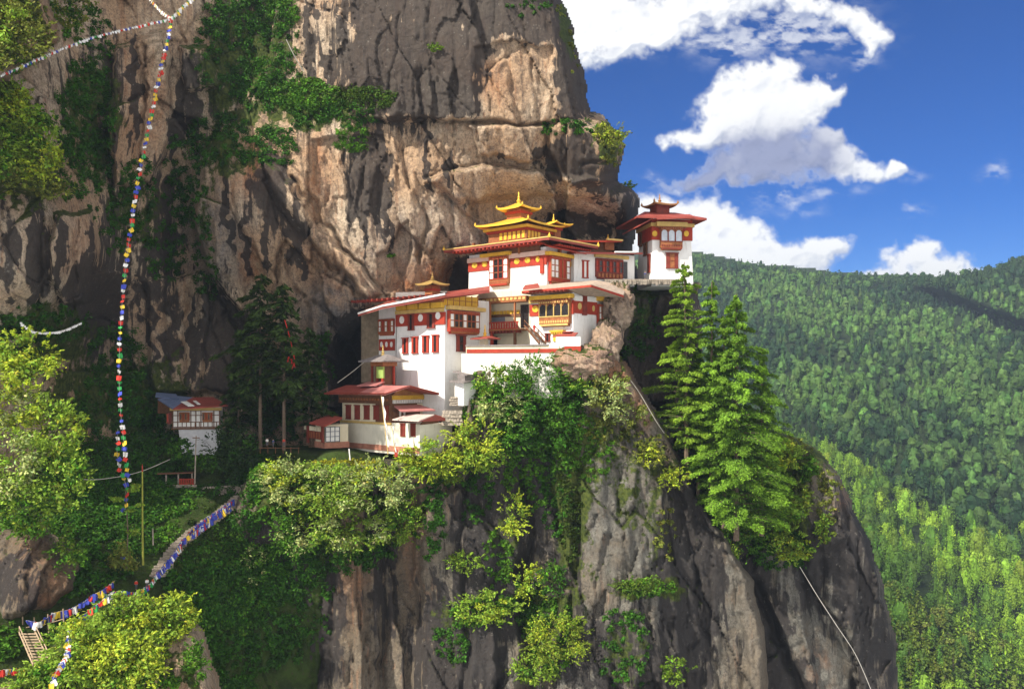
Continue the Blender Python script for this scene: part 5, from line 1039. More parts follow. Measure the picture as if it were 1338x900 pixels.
class Leaves:
    def __init__(s): s.v = []; s.t = []
    def add(s, v, tint): s.v.append(v); s.t.append(tint)
    def blob(s, c, rad, n, size, col, up=.55, var=.25, shell=.55):
        """one leafy clump, denser towards its surface, outline broken by noise"""
        d = norm(rng.normal(size=(n, 3))); rr = rng.random(n)**shell; lump = 1+.5*vnoise(d*2.3+np.array([c[0], c[1], c[2]])*.37, 5)+.25*vnoise(d*5+np.array([c[0], c[1], c[2]])*.37, 6)
        p = np.asarray(c)+d*(rr*lump)[:, None]*np.asarray(rad)
        nn = norm(d*.8+rng.normal(size=(n, 3))*.55+np.array([0, 0, up]))
        tint = np.asarray(col)*(1+var*rng.normal(size=(n, 1)))*(1+.10*rng.normal(size=(n, 3)))
        s.add(cards(p, nn, size*(.7+.6*rng.random(n))), np.clip(tint, .004, .7)); return s
    def build(s, name, parent=None, origin=None, mat=None):
        v = np.concatenate(s.v); t = np.concatenate(s.t); n = len(v)//4
        if origin is not None: v = v-np.asarray(origin)
        me = quads_mesh(name, v, np.arange(4*n).reshape(n, 4), [mat or LEAF], fattr=np.concatenate([t, np.ones((n, 1))], 1)); return link(name, me, parent)
    def mesh(s, name):
        v = np.concatenate(s.v); t = np.concatenate(s.t); n = len(v)//4
        return quads_mesh(name, v, np.arange(4*n).reshape(n, 4), [LEAF], fattr=np.concatenate([t, np.ones((n, 1))], 1))
YG, LG, MG, DG, BG, PG_ = (.40, .50, .04), (.24, .37, .04), (.085, .21, .015), (.042, .13, .011), (.030, .058, .022), (.40, .48, .17)
OLV = (.20, .23, .04)

# hill forests -------------------------------------------------------
def sample_hill(T_, n, box, seed):
    r = np.random.default_rng(seed); out = []
    u0, u1, v0, v1 = box
    u = r.uniform(u0, u1, n*8); v = r.uniform(v0, v1, n*8); D, sd = T_.depth(u, v); keep = (sd > 1) & (r.random(n*8) < (D/D.max())**2)
    u, v, D = u[keep][:n], v[keep][:n], D[keep][:n]
    return np.stack([(u-CU)/F*D, D, (HZ-v)/F*D], -1), u, v
def forest(T_, name, n, box, h, ncard, csize, dark, light, seed, label, cat, conical=.5, fill=.72):
    pos, u, v = sample_hill(T_, n, box, seed); r = np.random.default_rng(seed+1); N = len(pos)
    patch = fbm(np.stack([pos[:, 0]/110, pos[:, 1]/160, pos[:, 2]/75], -1), 3, seed)*1.5
    H = h*(.5+.8*r.random(N)**1.3); con = r.random(N) < conical
    mixv = np.clip(.42+1.1*patch+.42*r.normal(size=N), 0, 1)[:, None]
    tcol = (np.asarray(dark)+(np.asarray(light)-np.asarray(dark))*mixv)*(1+.06*r.normal(size=(N, 3)))*(1+.15*r.normal(size=(N, 1)))
    # core: a lumpy closed crown, 9 columns by 6 rings
    nc_, nr_ = 9, 6; zz = np.linspace(.08, .97, nr_); wid = r.uniform(.8, 1.25, N)
    pr_con = (1-zz)*.25+.015; pr_rnd = .33*np.sqrt(np.clip(1-(2*(zz-.1)/.9-1)**2, .003, 1)); prof = np.where(con[:, None], pr_con[None], pr_rnd[None])*wid[:, None]
    ang = np.linspace(0, 2*math.pi, nc_, endpoint=False)[None, None]+r.random((N, 1, 1))*6
    lump = 1+.30*r.normal(size=(N, nr_, nc_)).clip(-1.6, 1.6); rr = prof[:, :, None]*lump*H[:, None, None]*fill
    core = np.stack([pos[:, 0, None, None]+np.cos(ang)*rr, pos[:, 1, None, None]+np.sin(ang)*rr, pos[:, 2, None, None]+zz[None, :, None]*H[:, None, None]*.95+.04*H[:, None, None]*r.normal(size=(N, nr_, nc_))], -1)
    q0, q1 = core[:, :-1], core[:, 1:]; quad = np.stack([q0, np.roll(q0, -1, 2), np.roll(q1, -1, 2), q1], 3)
    L = Leaves(); L.add(quad.reshape(-1, 3), np.clip((tcol[:, None]*(1+.2*r.normal(size=(N, (nr_-1)*nc_, 1)))).reshape(-1, 3), .003, .6))
    # leafy skin
    k = np.arange(N).repeat(ncard); M = len(k); zr = np.where(con[k], r.random(M)**1.3, .5+.48*norm(r.normal(size=(M, 3)))[:, 2])
    rad = np.where(con[k], (1-zr)*.26+.02, .34*np.sqrt(np.clip(1-(2*zr-1)**2, 0, 1)))*wid[k]*(.8+.35*r.random(M)); a = r.random(M)*6.283
    c = pos[k]+np.stack([np.cos(a)*rad*H[k], np.sin(a)*rad*H[k], zr*H[k]], -1)
    nn = norm(np.stack([np.cos(a)*.8, np.sin(a)*.8, .35+.5*(zr-.4)], -1)+r.normal(size=(M, 3))*.25)
    L.add(cards(c, nn, csize*(.6+.7*r.random(M)), 1.5), np.clip(tcol[k]*(1+.22*r.normal(size=(M, 1))), .003, .6)); o = L.build(name, mat=FORESTLEAF); return tag(o, label, cat, kind='stuff'), pos
def conifer_mesh(Hh_, Rm, nb, ncard, csize, col, light, start=.18, droop=.25, seed=0, power=.8, irregular=.35, up=.2, lean=(0, 0)):
    r = np.random.default_rng(seed); L = Leaves(); trunk = MB()
    zz = np.linspace(start, .985, nb)+r.normal(size=nb)*.006; P_, N_, C_, A_ = [], [], [], []
    lf = lambda f: Vector((lean[0]*f*f*Hh_, lean[1]*f*f*Hh_, f*Hh_))
    trunk.tube([lf(k/7) for k in range(8)], Hh_*.0125, 7, Hh_*.002)
    for i, f_ in enumerate(zz):
        a = i*2.4+r.normal()*.5; prof = (1-(f_-start)/(1-start))**power*min(1, .5+(f_-start)*5); ln = Rm*prof*(1+irregular*r.normal()); ln = max(ln, Rm*.05)
        dirv = np.array([math.cos(a), math.sin(a), 0]); b0 = np.array(lf(f_)); m = max(4, int(ncard*(.3+.7*ln/Rm)))
        s_ = .12+.88*r.random(m)**.75; side = r.normal(size=m)*.17*ln*(1.15-s_)*1.2; perp = np.array([-dirv[1], dirv[0], 0])
        z = up*ln*s_-droop*ln*s_**2+r.normal(size=m)*.026*Rm
        p = b0+dirv*(s_*ln)[:, None]+perp*side[:, None]; p[:, 2] += z
        tip = np.clip(s_*.9+r.normal(size=m)*.2, 0, 1)[:, None]
        P_.append(p); N_.append(norm(np.array([0, 0, .8])+dirv*.45+r.normal(size=(m, 3))*.42)); A_.append(dirv*.9+perp*np.sign(side)[:, None]*.5-np.array([0, 0, .25]))
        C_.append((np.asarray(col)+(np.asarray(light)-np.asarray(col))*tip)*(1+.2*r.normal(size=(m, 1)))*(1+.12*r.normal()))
        if ln > Rm*.25 and Hh_ > 20: trunk.tube([Vector(b0), Vector(b0+dirv*ln*.45+np.array([0, 0, up*ln*.45-droop*ln*.2])), Vector(b0+dirv*ln*.85+np.array([0, 0, up*ln*.85-droop*ln*.72]))], ln*.014+.03, 4, .02)
    p = np.concatenate(P_); L.add(cards(p, np.concatenate(N_), csize*(.65+.7*r.random(len(p))), 3.4 if Hh_ > 20 else 2.4, np.concatenate(A_)), np.clip(np.concatenate(C_), .004, .7))
    tm = bpy.data.meshes.new('trunk'); tm.from_pydata([tuple(q) for q in trunk.v], [], trunk.f); tm.materials.append(BARK); tm.update()
    return L.mesh('crown'), tm

forest(HF, 'forest', 7600, (830, 1420, 325, 780), 15, 60, 1.25, (.010, .034, .012), (.075, .15, .03), 301, 'dense dark green forest covering the far mountainside', 'forest', .25, .70)
uu = rng.uniform(840, 1400, 520); tops = np.interp(uu, [840, 920, 960, 1050, 1150, 1240, 1290, 1338, 1420], [337, 338, 347, 359, 367, 367, 359, 342, 310])
SKY_ROW = np.stack([uu, tops+rng.uniform(1, 7, 520)], 1)
def ridge_trees():
    D_, sd = HF.depth(SKY_ROW[:, 0], SKY_ROW[:, 1]+4); L = Leaves(); r = np.random.default_rng(77)
    for (u, v), d_ in zip(SKY_ROW, D_):
        h = r.uniform(8, 20); b = np.array(P(u, v+2, float(d_))); n = 46; z = r.random(n)**1.2; con = r.random() < .6; a = r.random(n)*6.283
        rad = ((1-z)*.22+.03)*h if con else .30*h*np.sqrt(np.clip(1-(2*z-1)**2, 0, 1))
        c = b+np.stack([np.cos(a)*rad, np.sin(a)*rad, z*h], -1); nn = norm(np.stack([np.cos(a), np.sin(a), .5*np.ones(n)], -1)+r.normal(size=(n, 3))*.3)
        L.add(cards(c, nn, 2.2*(.6+.6*r.random(n)), 1.5), np.clip(np.array([.03, .065, .02])*(1+.3*r.normal(size=(n, 1))), .003, .5))
    tag(L.build('forest', mat=FORESTLEAF), 'row of treetops along the crest of the far mountain', 'forest', kind='stuff')
ridge_trees()
fpos = forest(HN, 'forest', 1150, (960, 1420, 560, 960), 17, 330, .95, (.055, .12, .014), (.22, .37, .028), 311, 'brighter conifer and broadleaf wood on the nearer hillside', 'forest', .5, .42)[1]
protos = [conifer_mesh(12, 2.9, 34, 13, .75, (.045, .085, .012), (.20, .27, .03), .1, .35, 401), conifer_mesh(13, 2.4, 36, 12, .75, (.08, .16, .015), (.24, .38, .03), .08, .3, 402), conifer_mesh(11, 3.2, 30, 14, .8, (.03, .065, .015), (.12, .19, .03), .12, .4, 403)]
bl = []
for i in range(2):
    L = Leaves()
    for k in range(9): a = random.random()*6.28; q = random.random()**.5*2.3; L.blob((math.cos(a)*q, math.sin(a)*q, 4.2+random.random()*3.2), (1.7, 1.7, 1.4), 55, .7, ((.10, .16, .02), (.16, .20, .035))[i], var=.3)
    tm = bpy.data.meshes.new('trunk'); t_ = MB().tube([(0, 0, -.5), (.2, .1, 2.5), (.1, -.1, 5)], .28, 6, .1); tm.from_pydata([tuple(q) for q in t_.v], [], t_.f); tm.materials.append(BARK); bl.append((L.mesh('crown'), tm))
near, nu_, nv_ = sample_hill(HN, 900, (1080, 1345, 610, 915), 321)
order = np.argsort(near[:, 1]); cnt = 0
KIND = [('conifer_tree', 'mid green conifer standing in the wood on the nearer right hillside', 'mid green conifers on the nearer hillside'), ('conifer_tree', 'yellow-green young conifer standing in the wood on the nearer right hillside', 'yellow-green conifers on the nearer hillside'), ('conifer_tree', 'dark green conifer standing in the wood on the nearer right hillside', 'dark conifers on the nearer hillside'),
        ('broadleaf_tree', 'round mid green broadleaf tree in the wood on the nearer right hillside', 'green broadleaf trees on the nearer hillside'), ('broadleaf_tree', 'round olive green broadleaf tree in the wood on the nearer right hillside', 'olive broadleaf trees on the nearer hillside')]
SHP = protos+bl
for j in order[:230]:
    w_ = .5+.5*math.sin(near[j][0]*.05)+random.uniform(-.3, .3)
    k = 1 if (w_ > .75 or (nv_[j] < 720 and random.random() < .5)) else random.choice([0, 0, 2, 2, 3, 4])
    nm, lab, grp = KIND[k]; b_ = near[j]; r = root(nm, b_-np.array([0, 0, .3]), lab, 'tree', grp); s0 = random.uniform(1.25, 1.95); r.scale = (s0, s0, s0*random.uniform(.9, 1.15)); r.rotation_euler.z = random.random()*6.28
    link('crown', SHP[k][0], r); link('trunk', SHP[k][1], r)

# tall conifers on the spur -------------------------------------------
def tree(name, u, v0, v1, D_, Rpx, lab, nb, ncard, csize, col, light, start, seed, droop=.3, power=.75, lean=(0, 0), irregular=.3, up=.2, group=None):
    b = P(u, v1, D_); Hm = (v1-v0)/F*D_; r = root(name, b, lab, 'tree', group)
    cm, tm = conifer_mesh(Hm, Rpx/F*D_, nb, ncard, csize, col, light, start, droop, seed, power, irregular, up, lean); link('crown', cm, r); link('trunk', tm, r); return r
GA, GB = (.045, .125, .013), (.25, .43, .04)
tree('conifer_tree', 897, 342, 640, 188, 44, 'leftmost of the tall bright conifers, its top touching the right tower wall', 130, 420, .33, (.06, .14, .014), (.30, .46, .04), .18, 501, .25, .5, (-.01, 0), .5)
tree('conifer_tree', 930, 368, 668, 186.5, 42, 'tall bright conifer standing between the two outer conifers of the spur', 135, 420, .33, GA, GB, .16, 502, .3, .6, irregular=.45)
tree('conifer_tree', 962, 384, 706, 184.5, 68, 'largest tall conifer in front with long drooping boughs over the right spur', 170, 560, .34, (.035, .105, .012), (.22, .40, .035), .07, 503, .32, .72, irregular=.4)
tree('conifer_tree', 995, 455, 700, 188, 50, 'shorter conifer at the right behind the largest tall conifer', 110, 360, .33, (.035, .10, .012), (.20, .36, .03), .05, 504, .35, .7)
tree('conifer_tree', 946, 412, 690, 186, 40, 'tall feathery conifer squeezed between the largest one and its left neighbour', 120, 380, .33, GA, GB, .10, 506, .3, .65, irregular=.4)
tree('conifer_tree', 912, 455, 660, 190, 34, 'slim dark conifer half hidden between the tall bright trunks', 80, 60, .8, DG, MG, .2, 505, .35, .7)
# dark conifers by the shaded house -----------------------------------
DA, DB = (.018, .036, .010), (.06, .105, .02)
tree('conifer_tree', 340, 358, 586, 187, 34, 'taller dark conifer with a bare trunk left of the cream house', 95, 60, .8, DA, DB, .30, 511, .3, .35, irregular=.5, up=.1)
tree('conifer_tree', 371, 372, 588, 185, 36, 'dark conifer with red cloth in its crown right of its taller neighbour', 95, 60, .8, DA, DB, .30, 512, .3, .35, irregular=.5, up=.1)
tree('conifer_tree', 404, 428, 580, 189, 26, 'small dark conifer against the grey rock above the annex', 60, 50, .8, DA, DB, .15, 513, .3, .5, irregular=.5)
tree('conifer_tree', 312, 432, 585, 191, 26, 'small dark conifer just above the round shrub by the shaded house', 60, 50, .8, DA, DB, .1, 514, .3, .5, irregular=.5)
# thin bare tree with drooping sprays
tb = P(166, 742, 157); tt = root('sapling', tb, 'thin nearly bare tree with a few drooping sprays left of the mossy pole', 'tree')
MB().tube([tb, P(167, 690, 157), P(164, 640, 157), P(163, 618, 157)], .14, 6, .04).build('trunk', BARK, tt)
L = Leaves()
for (u, v, ru, rv) in ((172, 640, 9, 3), (178, 634, 8, 3), (152, 652, 10, 3), (182, 660, 6, 2), (170, 667, 8, 2), (174, 695, 9, 5), (160, 720, 14, 14), (168, 735, 14, 12), (150, 735, 10, 12)):
    L.blob(P(u, v, 157), (ru/F*157, .6, rv/F*157), 130 if rv < 8 else 380, .4, LG if rv < 8 else OLV, .3)
L.build('foliage', tt, tb)

# shrubs one can tell apart --------------------------------------------
SURF = {'A': A, 'B': B, 'C': C, 'D': Dt, 'E1': E1, 'E2': E2, 'E3': E3, 'C2': C2}
def shrub(key, u, v, ru, rv, col, lab, n=1500, size=.5, off=0.0, cat='shrub', depth=None, col2=None, group=None, sub=11, name='shrub'):
    T_ = SURF[key]; D_ = depth or float(np.min(T_.depth(np.array([u, u, u-ru*.5, u+ru*.5]), np.array([v, v+rv*.6, v, v]))[0])); D_ -= off; k = D_/F
    base = P(u, v+rv*.9, D_+1); L = Leaves(); dz = min(ru, rv)*k
    sub = int(sub*2.2)
    for i in range(sub):
        a = random.random()*6.283; q = math.sqrt(random.random())*.85; cu_, cv_ = u+math.cos(a)*q*ru, v-math.sin(a)*q*rv
        c = P(cu_, cv_, D_-dz*.55*random.random()+dz*.15); s_ = random.uniform(.16, .42)
        cc = np.asarray(col)*random.uniform(.65, 1.25) if (col2 is None or random.random() < .6) else np.asarray(col2)*random.uniform(.7, 1.25)
        L.blob(c, (ru*k*s_, dz*.5, rv*k*s_), int(n/sub*(.4+2.2*s_)), size*random.uniform(.75, 1.15), cc, var=.35, shell=.8)
    ns = max(6, int(n/38)); r_ = rng                     # loose shoots that break the outline
    for i in range(ns):
        a = random.random()*6.283; q = random.uniform(.6, 1.05); b0 = np.array(P(u+math.cos(a)*q*ru, v-math.sin(a)*q*rv, D_-dz*random.uniform(-.1, .6)))
        dr = np.array([math.cos(a)*.7+random.uniform(-.4, .4), random.uniform(-.8, .1), math.sin(a)*.5+random.uniform(.1, .8)]); dr /= np.linalg.norm(dr); ln = random.uniform(.12, .34)*min(ru, rv)*k+.4
        m = 11; tt_ = np.linspace(0, 1, m)[:, None]; p = b0+dr*ln*tt_-np.array([0, 0, ln*.35])*tt_**2+rng.normal(size=(m, 3))*size*.22
        L.add(cards(p, norm(rng.normal(size=(m, 3))*.6+np.array([0, -.3, .8])), size*(.6+.5*rng.random(m)), 2.4, dr), np.clip(np.asarray(col)*random.uniform(.7, 1.3)*(1+.2*rng.normal(size=(m, 1))), .004, .7))
    o = L.build(name, None, base); o.location = base; return tag(o, lab, cat, group)
S = shrub
S('E2', 34, 468, 44, 36, YG, 'yellow-green bush at the left edge just below the white flag string', 2600, .5, depth=150, col2=LG)
S('C', 14, 528, 44, 36, YG, 'bright bush at the left edge under the topmost yellow-green bush', 2400, .5, depth=148, col2=PG_)
S('C', 66, 560, 42, 40, LG, 'broad sunlit bush on the left slope facing the long flag string', 2600, .5, depth=149, col2=YG)
S('C', 20, 610, 50, 46, LG, 'large pale sunlit bush low at the left edge', 2800, .5, depth=146, col2=PG_)
S('C', 78, 622, 38, 48, LG, 'sunlit bush whose right side borders the dark scrub of the slope', 2400, .5, depth=147, col2=MG)
S('C', 30, 672, 44, 30, MG, 'half shaded bush directly above the bare brown rock face at the left edge', 1800, .5, depth=149, col2=LG)
S('C', 88, 715, 26, 30, MG, 'green bush right beside the bare brown rock face', 1200, .45, depth=152, col2=LG)
S('E1', 22, 44, 44, 44, OLV, 'mossy scrub cushion on the sunlit knob in the top left corner', 2200, .42, col2=LG)
S('E1', 98, 12, 26, 26, OLV, 'yellowish bush at the top edge right of the mossy knob', 1000, .5, depth=165, col2=DG)
S('E2', 14, 136, 34, 30, LG, 'sunlit bush below the pale flag string at the left edge', 1500, .5, col2=YG)
S('E2', 42, 170, 34, 32, LG, 'sunlit bush on the left buttress above the pointed leafy spray', 1600, .5, col2=MG)
S('E2', 56, 208, 26, 28, YG, 'pointed leafy spray hanging from the left buttress', 1100, .5, off=1, col2=LG)
S('E2', 76, 246, 22, 14, OLV, 'thin straggling spray at the tip of the left buttress', 420, .45, off=1)
S('E3', 112, 846, 56, 40, LG, 'big bright bush covering the middle of the sunlit knoll', 4200, .40, col2=YG)
S('E3', 166, 800, 44, 26, LG, 'bright bush on top of the knoll under the crossing flags', 2600, .40, col2=YG)
S('E3', 226, 806, 34, 30, YG, 'bright bush at the right shoulder of the knoll beside the bare pale rock', 2200, .40, col2=LG)
S('E3', 166, 866, 46, 36, YG, 'bright bush low on the knoll left of the bare pale rock', 3200, .40, col2=LG)
S('E3', 62, 888, 44, 24, LG, 'bright bush in the bottom left corner below the wooden stairs', 2200, .40, col2=MG)
S('E3', 256, 866, 16, 30, MG, 'narrow green bush between the pale rock strips of the knoll', 900, .38)
S('C', 78, 836, 12, 22, MG, 'fresh green bush right beside the wooden stairs', 1000, .4, depth=143, col2=LG)
S('B', 374, 630, 32, 32, PG_, 'pale leafy bush at the left end of the lawn ledge', 2400, .42, off=2, col2=YG)
S('B', 436, 640, 42, 32, LG, 'bright bush hanging from the ledge below the yellow hedge', 3000, .42, off=2.5, col2=PG_)
S('B', 492, 634, 44, 34, PG_, 'pale bush hanging from the ledge below the two prayer banners', 3200, .42, off=3, col2=YG)
S('B', 456, 690, 54, 34, LG, 'broad bush spilling down the cliff under the bright ledge bushes', 3600, .42, off=2.5, col2=PG_)
S('B', 526, 676, 30, 34, LG, 'bush at the right lower corner of the spilling ledge bushes', 1800, .42, off=2, col2=MG)
S('B', 386, 694, 32, 30, MG, 'half lit bush at the left lower corner of the spilling ledge bushes', 1900, .42, off=2, col2=PG_)
S('B', 332, 738, 26, 30, MG, 'dark bush with pale tips on the shaded slope below the stone steps', 1300, .42, off=2, col2=PG_)
S('B', 562, 600, 40, 26, YG, 'glowing yellow-green bush on the ledge right of the cream house', 2800, .42, off=2.5, col2=LG)
S('B', 618, 578, 36, 30, YG, 'glowing yellow-green bush on the cliff edge right of the ledge lawn', 2600, .42, off=2.5, col2=LG)
S('B', 640, 602, 22, 18, LG, 'small bright bush under the right end of the glowing bushes', 900, .42, off=2)
S('B', 656, 534, 34, 20, PG_, 'pale flowering bush below the terrace retaining wall', 1600, .42, off=3, col2=MG)
S('B', 700, 492, 40, 30, MG, 'dense green bush growing right under the red striped terrace wall', 2400, .45, off=2.5, col2=DG)
S('B', 648, 500, 30, 22, MG, 'green bush covering the foot of the terrace retaining wall', 1500, .45, off=2.5, col2=LG)
S('B', 752, 496, 26, 18, MG, 'small green bush under the reddish boulder at the end of the terrace wall', 1200, .42, off=4, col2=LG)
S('B', 716, 548, 40, 40, DG, 'dark hanging bush in the middle of the cliff below the terrace', 2600, .45, off=2, col2=MG)
S('B', 664, 574, 26, 24, MG, 'green bush between the glowing bush and the dark hanging bush', 1200, .45, off=1.5, col2=DG)
S('B', 792, 516, 26, 26, PG_, 'pale yellow bush on the rocky ridge below the temple corner', 1500, .42, off=1.5, col2=OLV)
S('B', 824, 540, 24, 16, OLV, 'olive tuft lower on the sloping rocky ridge', 800, .4, off=1.5, col2=PG_)
S('B', 848, 590, 22, 20, OLV, 'mossy tuft on the edge of the sloping ridge above the fern', 800, .4, off=1, col2=YG)
S('B', 880, 624, 20, 14, YG, 'lone fern-like tuft at the lower end of the sloping ridge', 700, .42, off=1.5)
S('B', 670, 672, 20, 30, YG, 'bright narrow bush alone on the cliff face under the glowing bushes', 1300, .42, off=1.5, col2=LG)
S('B', 608, 734, 24, 14, LG, 'small bush clinging to the brown cliff left of the bright narrow bush', 700, .42, off=1.5)
S('B', 636, 794, 44, 22, LG, 'long bright bush lying on a low cliff ledge', 2000, .42, off=2, col2=YG)
S('B', 690, 758, 22, 26, YG, 'bright bush above the right end of the long ledge bush', 1200, .42, off=2, col2=LG)
S('B', 722, 756, 18, 24, DG, 'dark bush right beside the bright one on the low cliff', 800, .42, off=1.5, col2=MG)
S('B', 728, 834, 42, 34, (.22, .30, .03), 'large fresh green bush near the bottom of the cliff', 2800, .42, off=2.5, col2=YG)
S('B', 700, 874, 34, 20, LG, 'green bush at the bottom edge below the large fresh green bush', 1400, .42, off=2, col2=MG)
S('B', 884, 876, 20, 20, (.14, .24, .02), 'lone grass-green bush near the bottom of the grey cliff', 700, .42, off=1.5)
S('B', 834, 764, 34, 14, (.10, .17, .02), 'flat green plants on a small ledge of the grey cliff', 900, .4, off=1)
S('D', 1020, 596, 30, 22, LG, 'bright bush on top of the right spur beside the tall conifers', 1900, .5, off=2, col2=YG)
S('D', 1038, 652, 22, 26, (.18, .26, .025), 'fresh green bush on the right spur below its top bush', 1700, .5, off=2, col2=MG)
S('D', 1036, 712, 28, 24, LG, 'leafy bush where the pale cable begins on the right spur', 1500, .5, off=2, col2=YG)
S('D', 966, 700, 34, 30, MG, 'green bush hiding the foot of the largest tall conifer', 2000, .45, off=6, col2=LG)
S('D', 926, 672, 26, 26, DG, 'dark bush left of the largest tall conifer above the dark chasm', 1400, .45, off=6, col2=MG)
S('D', 992, 668, 34, 34, MG, 'green bush right of the trunk of the largest tall conifer', 1900, .5, off=3, col2=LG)
S('D', 950, 640, 34, 40, DG, 'dark bush in the shade under the tall conifers', 1800, .5, off=3, col2=MG)
S('D', 1076, 690, 12, 22, (.14, .24, .02), 'small grass-green bush on the right face of the spur', 500, .45, off=1.5)
S('A', 796, 176, 24, 16, OLV, 'mossy bush capping the bulge of the overhanging cliff', 1500, .4, off=.5, col2=YG)
S('A', 822, 242, 9, 5, LG, 'tiny bright tuft on the knob left of the right tower', 300, .4, off=.8)
S('A', 569, 63, 9, 5, (.14, .24, .02), 'tiny bright green tuft alone on the dark upper cliff', 260, .4, off=.8)
S('C', 302, 590, 34, 34, (.030, .062, .014), 'round dark shrub at the right foot of the shaded house', 2400, .5, depth=184, col2=DG)
S('C', 236, 588, 15, 15, DG, 'small dark bush at the left foot of the shaded house', 900, .45, depth=185, col2=MG)
S('C', 268, 603, 20, 9, MG, 'low green bush in front of the pale base of the shaded house', 800, .45, depth=184.5, col2=DG)
S('B', 455, 604, 42, 4, (.40, .38, .02), 'flat clipped yellow hedge along the front of the lawn', 1200, .34, depth=171.5, sub=20, name='hedge', cat='hedge')

# cliff scrub that nobody could count: clumps seated on the rock ---------
PATHL = [(318, 646), (290, 668), (258, 690), (232, 712), (205, 752), (150, 768), (100, 790), (50, 812)]
def scrub(name, key, splats, lab, size=.45, seed=0):
    T_ = SURF[key]; L = Leaves(); r = np.random.default_rng(600+seed)
    for (u, v, ru, rv, n, rp, col) in splats:
        for _ in range(n):
            a = r.random()*6.283; q = math.sqrt(r.random()); x, y = u+math.cos(a)*q*ru, v+math.sin(a)*q*rv
            if not (-60 < x < 1400 and -60 < y < 960): continue
            D_, sd = T_.depth(x, y)
            if sd < 1 or (key == 'C' and line_d(np.array([x]), np.array([y]), PATHL)[0] < 10): continue
            rr = rp*(.6+.8*r.random())*float(D_)/F; c = P(x, y, float(D_)-rr*.25)
            L.blob(c, (rr, rr*.75, rr*.8), int(26+30*rr), size*(.8+.4*r.random()), np.asarray(col)*r.uniform(.6, 1.35), .5, .28)
    return tag(L.build(name), lab, 'scrub', kind='stuff')
scrub('scrub', 'A', [(320, 60, 70, 70, 150, 7, DG), (330, 20, 60, 30, 70, 7, DG), (345, 110, 50, 40, 110, 7, DG), (370, 15, 22, 22, 36, 6, MG), (400, 125, 46, 22, 110, 6, MG), (470, 128, 50, 13, 90, 5.5, (.07, .13, .016)), (430, 150, 60, 20, 80, 6, DG), (460, 182, 26, 16, 36, 5, MG), (290, 185, 50, 36, 120, 6, DG), (360, 190, 30, 30, 60, 6, DG),
 (110, 150, 40, 70, 150, 7, DG), (90, 210, 40, 50, 90, 7, DG), (150, 270, 34, 60, 90, 6, DG), (180, 260, 24, 60, 70, 6, DG), (215, 330, 26, 40, 60, 6, DG), (235, 230, 26, 60, 70, 6, DG), (120, 60, 30, 50, 50, 6, DG), (255, 280, 22, 50, 50, 6, DG), (270, 350, 16, 50, 40, 5.5, DG), (80, 30, 30, 30, 40, 6, MG),
 (60, 420, 60, 26, 70, 7, DG), (40, 450, 50, 40, 60, 7, DG), (150, 470, 40, 50, 80, 8, DG), (150, 540, 60, 60, 130, 9, DG), (200, 560, 40, 50, 90, 8, DG), (380, 520, 50, 60, 110, 8, DG), (340, 540, 50, 50, 80, 8, DG), (420, 470, 18, 40, 36, 6, DG), (750, 40, 8, 60, 40, 3.5, OLV), (735, 10, 10, 14, 14, 3.5, OLV),
 (740, 165, 40, 12, 40, 4, DG), (800, 190, 16, 28, 50, 3.5, OLV), (830, 420, 30, 50, 60, 6, DG), (690, 10, 30, 12, 16, 4, DG), (510, 335, 5, 4, 4, 3, MG), (850, 374, 40, 5, 36, 3.5, MG)], 'dark green scrub clinging in patches to the ledges of the tall cliff', seed=1)
scrub('scrub', 'C', [(150, 600, 100, 50, 330, 9, DG), (110, 660, 60, 50, 200, 9, DG), (200, 650, 50, 30, 150, 8, DG), (150, 690, 60, 40, 160, 8, DG), (210, 690, 24, 40, 70, 6, MG), (300, 700, 60, 40, 240, 6, (.045, .08, .012)), (270, 760, 60, 50, 260, 7, DG), (320, 760, 50, 60, 240, 7, DG), (250, 720, 40, 24, 110, 6, (.05, .095, .012)), (340, 660, 40, 30, 130, 6, (.05, .09, .012)), (130, 740, 50, 30, 100, 6, DG), (80, 760, 30, 20, 50, 6, DG), (290, 640, 60, 12, 40, 6, DG), (100, 775, 60, 14, 40, 5, MG), (6, 836, 24, 26, 40, 6, MG), (90, 800, 20, 12, 16, 5, MG), (295, 705, 50, 36, 70, 8, MG), (300, 790, 46, 40, 50, 8, MG), (345, 760, 30, 50, 40, 7, MG), (130, 650, 60, 50, 70, 8, MG), (215, 655, 40, 20, 40, 7, MG), (300, 850, 40, 60, 140, 7, DG), (255, 840, 40, 60, 140, 7, DG), (300, 920, 40, 40, 90, 7, DG), (360, 820, 40, 60, 120, 7, DG), (20, 680, 60, 30, 60, 7, MG),
  (330, 612, 40, 20, 70, 6, DG), (330, 660, 40, 50, 150, 6, DG), (380, 720, 50, 60, 140, 7, DG)], 'shaded green undergrowth covering the slope around the stone steps', seed=2)
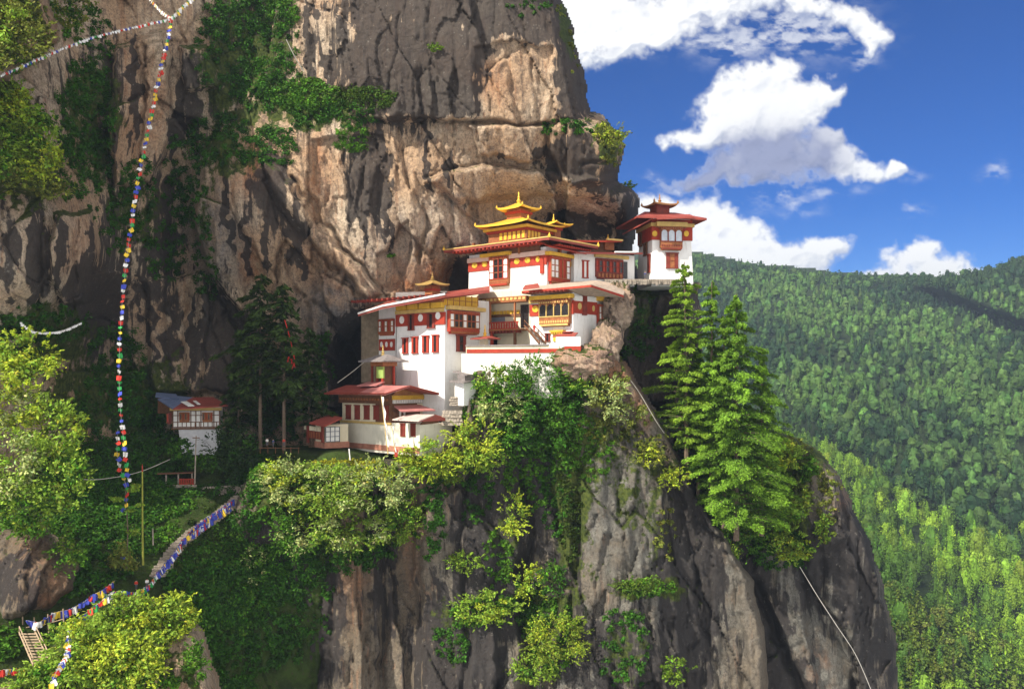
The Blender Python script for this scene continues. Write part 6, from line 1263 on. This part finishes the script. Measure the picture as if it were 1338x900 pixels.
scrub('scrub', 'B', [(440, 640, 100, 30, 150, 5, MG), (470, 680, 80, 36, 130, 5, LG), (350, 650, 26, 40, 60, 5, MG), (420, 715, 70, 16, 70, 4.5, MG), (318, 650, 26, 60, 120, 6, DG), (345, 620, 24, 20, 50, 6, MG), (300, 720, 20, 50, 70, 6, DG), (440, 720, 90, 26, 160, 6, DG), (360, 760, 50, 50, 130, 6, DG), (410, 790, 30, 50, 40, 5, DG), (745, 640, 16, 100, 130, 4.5, (.05, .085, .012)), (700, 520, 60, 50, 190, 6, DG), (740, 570, 40, 46, 110, 5.5, MG), (620, 520, 20, 40, 50, 6, MG), (680, 560, 30, 40, 60, 6, DG), (560, 640, 26, 50, 50, 6, DG), (800, 500, 20, 40, 46, 4.5, OLV), (840, 570, 30, 40, 40, 4, OLV), (846, 768, 40, 10, 40, 5, MG), (815, 850, 36, 60, 60, 5, DG), (640, 800, 50, 20, 50, 6, MG), (720, 830, 40, 50, 90, 6, MG), (690, 790, 30, 30, 50, 6, DG), (590, 840, 26, 24, 30, 5, DG), (690, 610, 36, 60, 110, 5, MG), (726, 640, 22, 60, 70, 4.5, DG), (622, 640, 24, 50, 50, 5, DG), (650, 730, 20, 40, 36, 5, MG), (770, 590, 30, 40, 60, 4.5, MG), (870, 700, 16, 40, 30, 4, OLV), (780, 560, 26, 20, 40, 4, OLV), (560, 690, 20, 40, 36, 5, DG), (585, 610, 40, 20, 60, 6, LG), (520, 610, 60, 10, 60, 5, LG), (400, 612, 60, 10, 60, 5, LG), (760, 500, 40, 24, 60, 5, MG)], 'green creepers and tufts growing in the cracks of the lower cliff', seed=3)
scrub('scrub', 'D', [(985, 645, 45, 65, 200, 7, MG), (950, 620, 50, 80, 150, 7, DG), (1046, 610, 22, 24, 40, 5, MG), (1020, 720, 40, 26, 90, 6, DG), (940, 560, 40, 40, 70, 7, DG), (1080, 660, 14, 50, 30, 4, OLV), (1040, 580, 30, 10, 40, 4, OLV), (1085, 630, 16, 20, 24, 3.5, OLV)], 'green undergrowth on the right spur beneath the tall conifers', seed=4)
scrub('scrub', 'E3', [(130, 850, 90, 50, 260, 6, LG), (200, 810, 50, 24, 90, 5.5, LG), (60, 890, 60, 20, 80, 6, LG), (120, 800, 40, 10, 40, 5, MG), (190, 890, 50, 12, 50, 5, MG)], 'bright green undergrowth filling the gaps of the sunlit knoll', .38, seed=5)
scrub('scrub', 'E1', [(20, 40, 50, 56, 150, 5, OLV), (-20, 80, 60, 30, 70, 5, MG)], 'mossy growth over the knob in the top left corner', .38, seed=6)
scrub('scrub', 'E2', [(20, 170, 60, 60, 200, 6, LG), (40, 240, 40, 24, 70, 5, OLV), (-20, 200, 40, 80, 80, 6, MG)], 'sunlit growth over the left buttress below the flag string', .42, seed=7)
